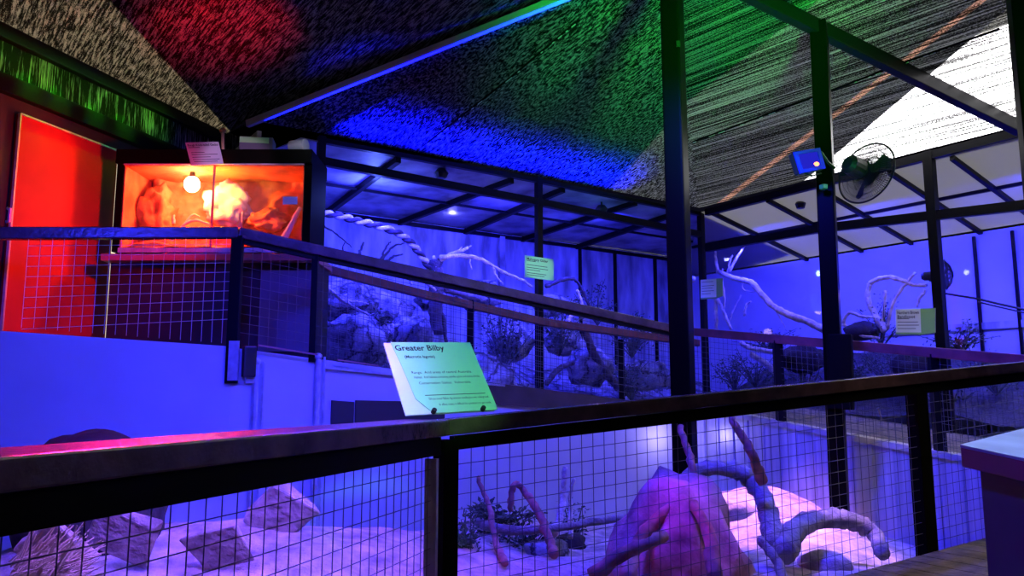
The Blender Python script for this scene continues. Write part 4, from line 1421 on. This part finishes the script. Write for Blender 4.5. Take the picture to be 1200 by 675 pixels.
pen_branch('branch', 'wood_red', 'thin dark red twig crossing the pen just right of the corner post', [(((560, 560, 6.4), (572, 590, 6.2), (580, 630, 5.8), (592, 660, 5.3)), .018, .026)])
pen_branch('branch', 'log', 'fallen pale branch lying on the sand behind the forked branch', [(((560, 612, 6.2), (600, 622, 6.0), (650, 618, 6.0), (735, 606, 6.2)), .04, .025)])
pen_branch('branch', 'wood_red', 'pink root running down the left flank of the mound', [(((800, 585, 5.0), (770, 610, 4.95), (745, 640, 4.85), (735, 680, 4.6)), .035, .05)])
pen_branch('branch', 'wood_red', 'pink root running down the front of the mound', [(((812, 590, 4.95), (830, 625, 4.8), (838, 680, 4.6)), .03, .05)])
leafclump('shrub', ghit(620, 640) + V((0, 0, .08)), (.35, .25, .12), 240, 45, 'low grass clump beside the forked branch in the pen', 'plants in the pen', .07)
leafclump('shrub', ghit(585, 622) + V((0, 0, .13)), (.45, .3, .16), 300, 41, 'spiky low grass clump by the back of the pen at the left', 'plants in the pen', .09)
leafclump('shrub', ghit(547, 640) + V((0, 0, .1)), (.12, .12, .14), 160, 42, 'small dark plant just right of the corner post', 'plants in the pen', .06)
leafclump('shrub', ghit(670, 632) + V((0, 0, .2)), (.14, .14, .24), 130, 43, 'sparse plant tangled in the pale upright branch', 'plants in the pen', .06)
for i, (px, py, Y, r, l, mt) in enumerate(((668, 640, 5.8, .10, 'small dark rock on the sand left of the mound', 'rock_dark'), (640, 652, 5.2, .13, 'flat pale rock on the sand left of the mound', 'rock'), (862, 604, 6.3, .13, 'rounded rock on the lit sand under the arched log', 'sand'), (968, 668, 5.5, .13, 'big sand-coloured rock inside the lower arch', 'sand'))):
    m = MB(); g_ = ghit(px, py); m.blob(g_ + V((0, 0, r * .25)), (r * 1.3, r, r * .8), i + 51, .3, 3); tag(m.build('rock', M[mt], smooth=True), l, 'rock', 'rocks in the pen')
# left-hand part of the pen: slabs and straw
for i, (px, py, Y, s, rzv, l) in enumerate(((150, 625, 4.4, (.30, .03, .26), .5, 'slanting flat stone near the bottom left of the mesh'), (60, 640, 3.9, (.26, .04, .20), -.4, 'flat stone at the far bottom left behind the mesh'), (330, 600, 5.0, (.30, .05, .30), .7, 'upright pale flat stone in the middle of the left mesh'), (255, 640, 4.5, (.25, .04, .2), -.3, 'low flat stone left of the upright pale stone'))):
    m = MB(); m.box((0, 0, 0), s); 
    for v in m.bm.verts:
        v.co += V((RND.uniform(-.05, .05), 0, RND.uniform(-.05, .05)))
    bmesh.ops.rotate(m.bm, verts=list(m.bm.verts), cent=(0, 0, 0), matrix=Matrix.Rotation(.5, 3, 'X') @ Matrix.Rotation(rzv, 3, 'Y'))
    bmesh.ops.translate(m.bm, verts=list(m.bm.verts), vec=P(px, py, Y))
    tag(m.build('stone_slab', M['sand'], bevel=.012), l, 'stone', 'flat stones in the pen')
m = MB(); r = random.Random(5)
for i in range(260):
    p = P(r.uniform(10, 75), r.uniform(655, 690), r.uniform(3.2, 3.7)); a = V((r.uniform(.3, 1), r.uniform(-.3, .3), r.uniform(.1, .9))).normalized()
    m.tube([p, p + a * r.uniform(.1, .22)], .003, 3)
tag(m.build('straw', M['straw']), 'heap of pink straw at the bottom left corner behind the mesh', 'straw', None, 'stuff')

# ------------------------------------------------------------------ bench/counter at the bottom right
Cc = P(1125, 521, 2.0); Fc = P(1262, 550, 1.72); Bc = P(1262, 486, 2.75)
Dc = Fc + Bc - Cc
ct = empty('counter', fz(Cc + V((.3, .1, 0)), 0.02), 'dark counter with a pale shiny top at the bottom right', 'counter')
m = MB(); m.slab([Cc - V((0, 0, .007)), Fc - V((0, 0, .007)), Dc - V((0, 0, .007)), Bc - V((0, 0, .007))], (0, 0, -.046)); m.build('edge_board', M['cab_edge'], ct, bevel=.004)
m = MB(); m.slab([Cc, Fc, Dc, Bc], (0, 0, -.007)); m.build('top', M['cab_top'], ct)
ce_ = (Cc + Dc) / 2
ins = [ce_ + (p - ce_) * .86 for p in (Cc, Fc, Dc, Bc)]
m = MB(); m.hexa([fz(p, 0.03) for p in ins], [p - V((0, 0, .055)) for p in ins]); m.build('body', M['cabinet'], ct)

# ------------------------------------------------------------------ lights
def light(kind, name, loc, energy, col, size=.3, target=None, spot=None, blend=.8):
    l = bpy.data.lights.new(name, kind); l.energy = energy; l.color = col
    o = bpy.data.objects.new(name, l); COL.objects.link(o); o.location = loc
    if kind == 'AREA': l.size = size
    elif kind in ('POINT', 'SPOT'): l.shadow_soft_size = size
    if kind == 'SPOT':
        l.spot_size = math.radians(spot); l.spot_blend = blend
    if target is not None:
        o.rotation_euler = (V(target) - V(loc)).to_track_quat('-Z', 'Y').to_euler()
    return o
def strip(name, a, b, aim, e, col, w=.05, spread=70):
    a, b, aim = V(a), V(b), V(aim).normalized()
    o = light('AREA', name, (a + b) / 2, e, col)
    l = o.data; l.shape = 'RECTANGLE'; l.size = (b - a).length; l.size_y = w; l.spread = math.radians(spread)
    x = (b - a).normalized(); z = -aim; y = z.cross(x).normalized(); x = y.cross(z)
    o.rotation_euler = Matrix((x, y, z)).transposed().to_euler()
    return o
BL_ = (.022, .022, 1.0)
VI = (.055, .030, 1.0)
# left enclosure
for k, e in ((.15, 95), (.48, 62), (.80, 48)):
    p = fz(lerp(CL, CK, k), rfz - .30) + nC * .35
    light('AREA', 'cage_light', p, e, BL_, .5, p + nC * 1.2 - V((0, 0, .9)))
light('POINT', 'cage_spot', depth_pt(440, 235, .8), 22, (.10, .16, 1), .05)
light('POINT', 'cage_spot', depth_pt(530, 250, 1.7), 8, (.2, .2, 1), .05)
light('POINT', 'branch_fill', depth_pt(560, 318, .25), 3.0, (.55, .36, 1), .06)  # added fills that brighten the branches, no lamps hang there
light('POINT', 'branch_fill', depth_pt(690, 372, .2), 2.0, (.5, .3, 1), .06)
light('POINT', 'branch_fill', rpt(905, 335, .12), 2.6, (.45, .28, 1), .06)
light('POINT', 'branch_fill', rpt(1040, 345, .15), 2.0, (.45, .28, 1), .06)
strip('rock_fill', fz(lerp(CL, CK, .03), rfz - .35) + nC * .12, fz(lerp(CL, CK, .9), rfz - .35) + nC * .12, nC * .40 - V((0, 0, 1)), 170, (.03, .03, 1), .05, 120)  # added strip that brightens the boulders
# right enclosure
for k, e in ((.12, 70), (.5, 85), (.95, 95), (1.35, 80)):
    p = fz(lerp(CK, CR, k), 3.15) + nD * .45
    light('AREA', 'cage_light', p, e, BL_, .5, p + nD * 1.0 - V((0, 0, .8)))
# added strips that put a blue glow on the roof edge and beam
strip('roof_glow', lerp(CL, CK, .03) - nC * .06 - V((0, 0, .36)), lerp(CL, CK, .72) - nC * .06 - V((0, 0, .34)), -nC * .40 + V((0, 0, 1)), 330, (.0006, .0015, 1), .04, 60)
strip('beam_glow', lerp(Lp, A1p, .06) - V((0, 0, .42)), lerp(Lp, A1p, .93) - V((0, 0, .42)), V((0, 0, 1)), 16, (.001, .002, 1), .03, 16)
# pen floods
light('SPOT', 'pen_flood', V((.4, 4.6, 3.9)), 1300, (.032, .024, 1), .15, V((.4, 6.9, 0)), 115, .8)
light('SPOT', 'pen_flood', V((1.3, 5.0, 3.7)), 900, BL_, .15, V((3.1, 7.4, .2)), 70, .8)
light('SPOT', 'pen_flood', V((-1.0, 2.7, 2.4)), 640, (.24, .11, 1), .15, V((-1.35, 4.2, -.4)), 70, .6)
light('SPOT', 'wall_flood', V((-1.2, 2.9, 2.6)), 600, (.022, .025, 1), .2, V((-2.6, 6.0, .9)), 80, .9)
light('SPOT', 'sand_spot', V((1.9, 6.9, 3.6)), 1500, (.80, .33, 1), .04, P(893, 594, 7.2), 30, .5)
light('SPOT', 'sand_spot', V((1.9, 5.2, 3.4)), 900, (.70, .36, 1), .04, P(975, 615, 6.2), 18, .6)
light('SPOT', 'mound_spot', V((.4, 4.3, 2.9)), 150, (.75, .010, .55), .08, P(818, 655, 5.0), 17, 1)
light('SPOT', 'pink_fill', V((-.1, 4.2, 2.6)), 70, (.50, .05, .75), .06, P(585, 655, 4.9), 34, 1)  # added spot that tints the pen ground pink
light('SPOT', 'slab_fill', V((-.15, 3.9, 1.5)), 150, (.24, .11, 1), .1, V((-1.6, 4.4, .3)), 60, .9)
light('POINT', 'corner_lamp', hitv(771, 512, S, KP) - nR * .22, 4, (.5, .42, 1), .04)
light('SPOT', 'tank_sign_fill', V((-1.7, 5.4, 3.3)), 60, (.85, .42, 1), .05, P(280, 190, 6.97), 22, .4)  # added spot that brightens the terrarium sign
# red
light('POINT', 'tank_lamp', lb_ + V((.03, -.06, -.15)), 85, (1, .015, .002), .05)
light('POINT', 'tank_rock_fill', in_tank(258, 222, .16), 11, (1, .42, .04), .04)  # added light that turns the pale rock yellow, separate from the bulb
light('SPOT', 'red_flood', V((-2.25, 6.0, 2.75)), 110, (1, .003, .002), .08, P(100, 250, 6.6), 105, 1)
light('SPOT', 'red_up', V((-1.6, 5.4, 2.6)), 1000, (1, .004, .001), .1, roof(262, 30), 36, 1)
light('SPOT', 'rail_red', V((-1.9, 4.4, 2.6)), 560, (1, .01, .16), .06, P(215, 511, 2.0), 22, 1)
light('SPOT', 'rail_blue', V((-.6, 4.6, 2.8)), 800, (.14, .03, 1), .1, P(300, 508, 2.2), 60, 1)
# green
light('SPOT', 'green_up', V((2.3, 3.0, 1.9)), 3400, (.02, 1, .05), .5, roof(830, 10), 46, 1)
light('SPOT', 'green_up', V((3.9, 3.4, 2.2)), 300, (.06, 1, .06), .5, roof(890, 40), 36, 1)
ea, eb = fz(W0 - dW * .8 + nL * .8, (zstrip + W0.z) / 2 + .08), fz(lerp(W0, Q, .66) + nL * .8, (zstrip + W0.z) / 2 + .08)
strip('green_wall', ea, eb, -nL - V((0, 0, .12)), 6, (.16, 1, .05), .03, 34)
for px_ in (34, 68, 112, 146):
    t_ = hitv(px_, 60, W0, Q)
    t_ = fz(t_ + nL * .13, W0.z - .17)
    strip('green_gap', t_ - dW * .05, t_ + dW * .05, -nL * .30 - V((0, 0, 1)), 1.6, (.03, 1, .01), .03, 50)
# added spots that brighten the cards, no fixtures there
light('SPOT', 'card_fill', V((.3, .9, 2.2)), 190, (.22, 1, .24), .05, P(518, 442, 3.4), 13, .35)
light('POINT', 'canister_fill', P(352, 160, 6.75), 1.6, (.6, .65, 1), .04)  # added fill for the white canister, no lamp there
light('SPOT', 'card_fill_far', V((.2, 6.0, 3.2)), 330, (.62, 1, .55), .05, on_cage(632, 314, .09), 7, .6)
light('SPOT', 'card_fill_right', V((2.2, 5.6, 3.0)), 120, (.75, .78, .9), .05, on_cage(1074, 376, .09, CRp), 9, .6)
light('SPOT', 'card_fill_corner', V((1.6, 6.6, 3.0)), 90, (.35, .5, 1), .05, on_cage(834, 338, .06, (CK, CR)), 6, .6)
light('SPOT', 'ledge_fill', V((2.3, 5.2, 3.4)), 60, (1, .9, .38), .05, hitv(1040, 523, KP, RW2), 20, 1)  # added spot that warms the ledge
# deck and counter
light('SPOT', 'deck_light', V((2.6, 2.6, 3.6)), 110, (1, .72, .36), .2, P(1080, 650, 4.4), 30, 1)
light('SPOT', 'counter_light', V((1.9, 3.6, 3.4)), 460, (.26, .44, 1), .2, Cc + V((.25, .1, 0)), 40, 1)
light('SPOT', 'counter_fill', V((-.2, .6, 2.2)), 70, (.002, .001, 1), .1, V((1.3, 1.9, .5)), 50, 1)  # added spot that puts blue on the counter body
light('SUN', 'sun', V((5, 5, 12)), 230.0, (1, .98, 1), .01).data.angle = .01

w = bpy.data.worlds.new('world'); SC.world = w; w.use_nodes = True
w.node_tree.nodes['Background'].inputs[0].default_value = (.02, .02, .05, 1)
w.node_tree.nodes['Background'].inputs[1].default_value = .15

vs_ = SC.view_settings
vs_.view_transform = 'Standard'
vs_.look = 'None'
vs_.exposure = 0
vs_.gamma = 1
vs_.use_curve_mapping = False
SC.display_settings.display_device = 'sRGB'
SC.cycles.max_bounces = 5
SC.cycles.transparent_max_bounces = 16
SC.cycles.use_denoising = True
SC.cycles.sample_clamp_indirect = 4
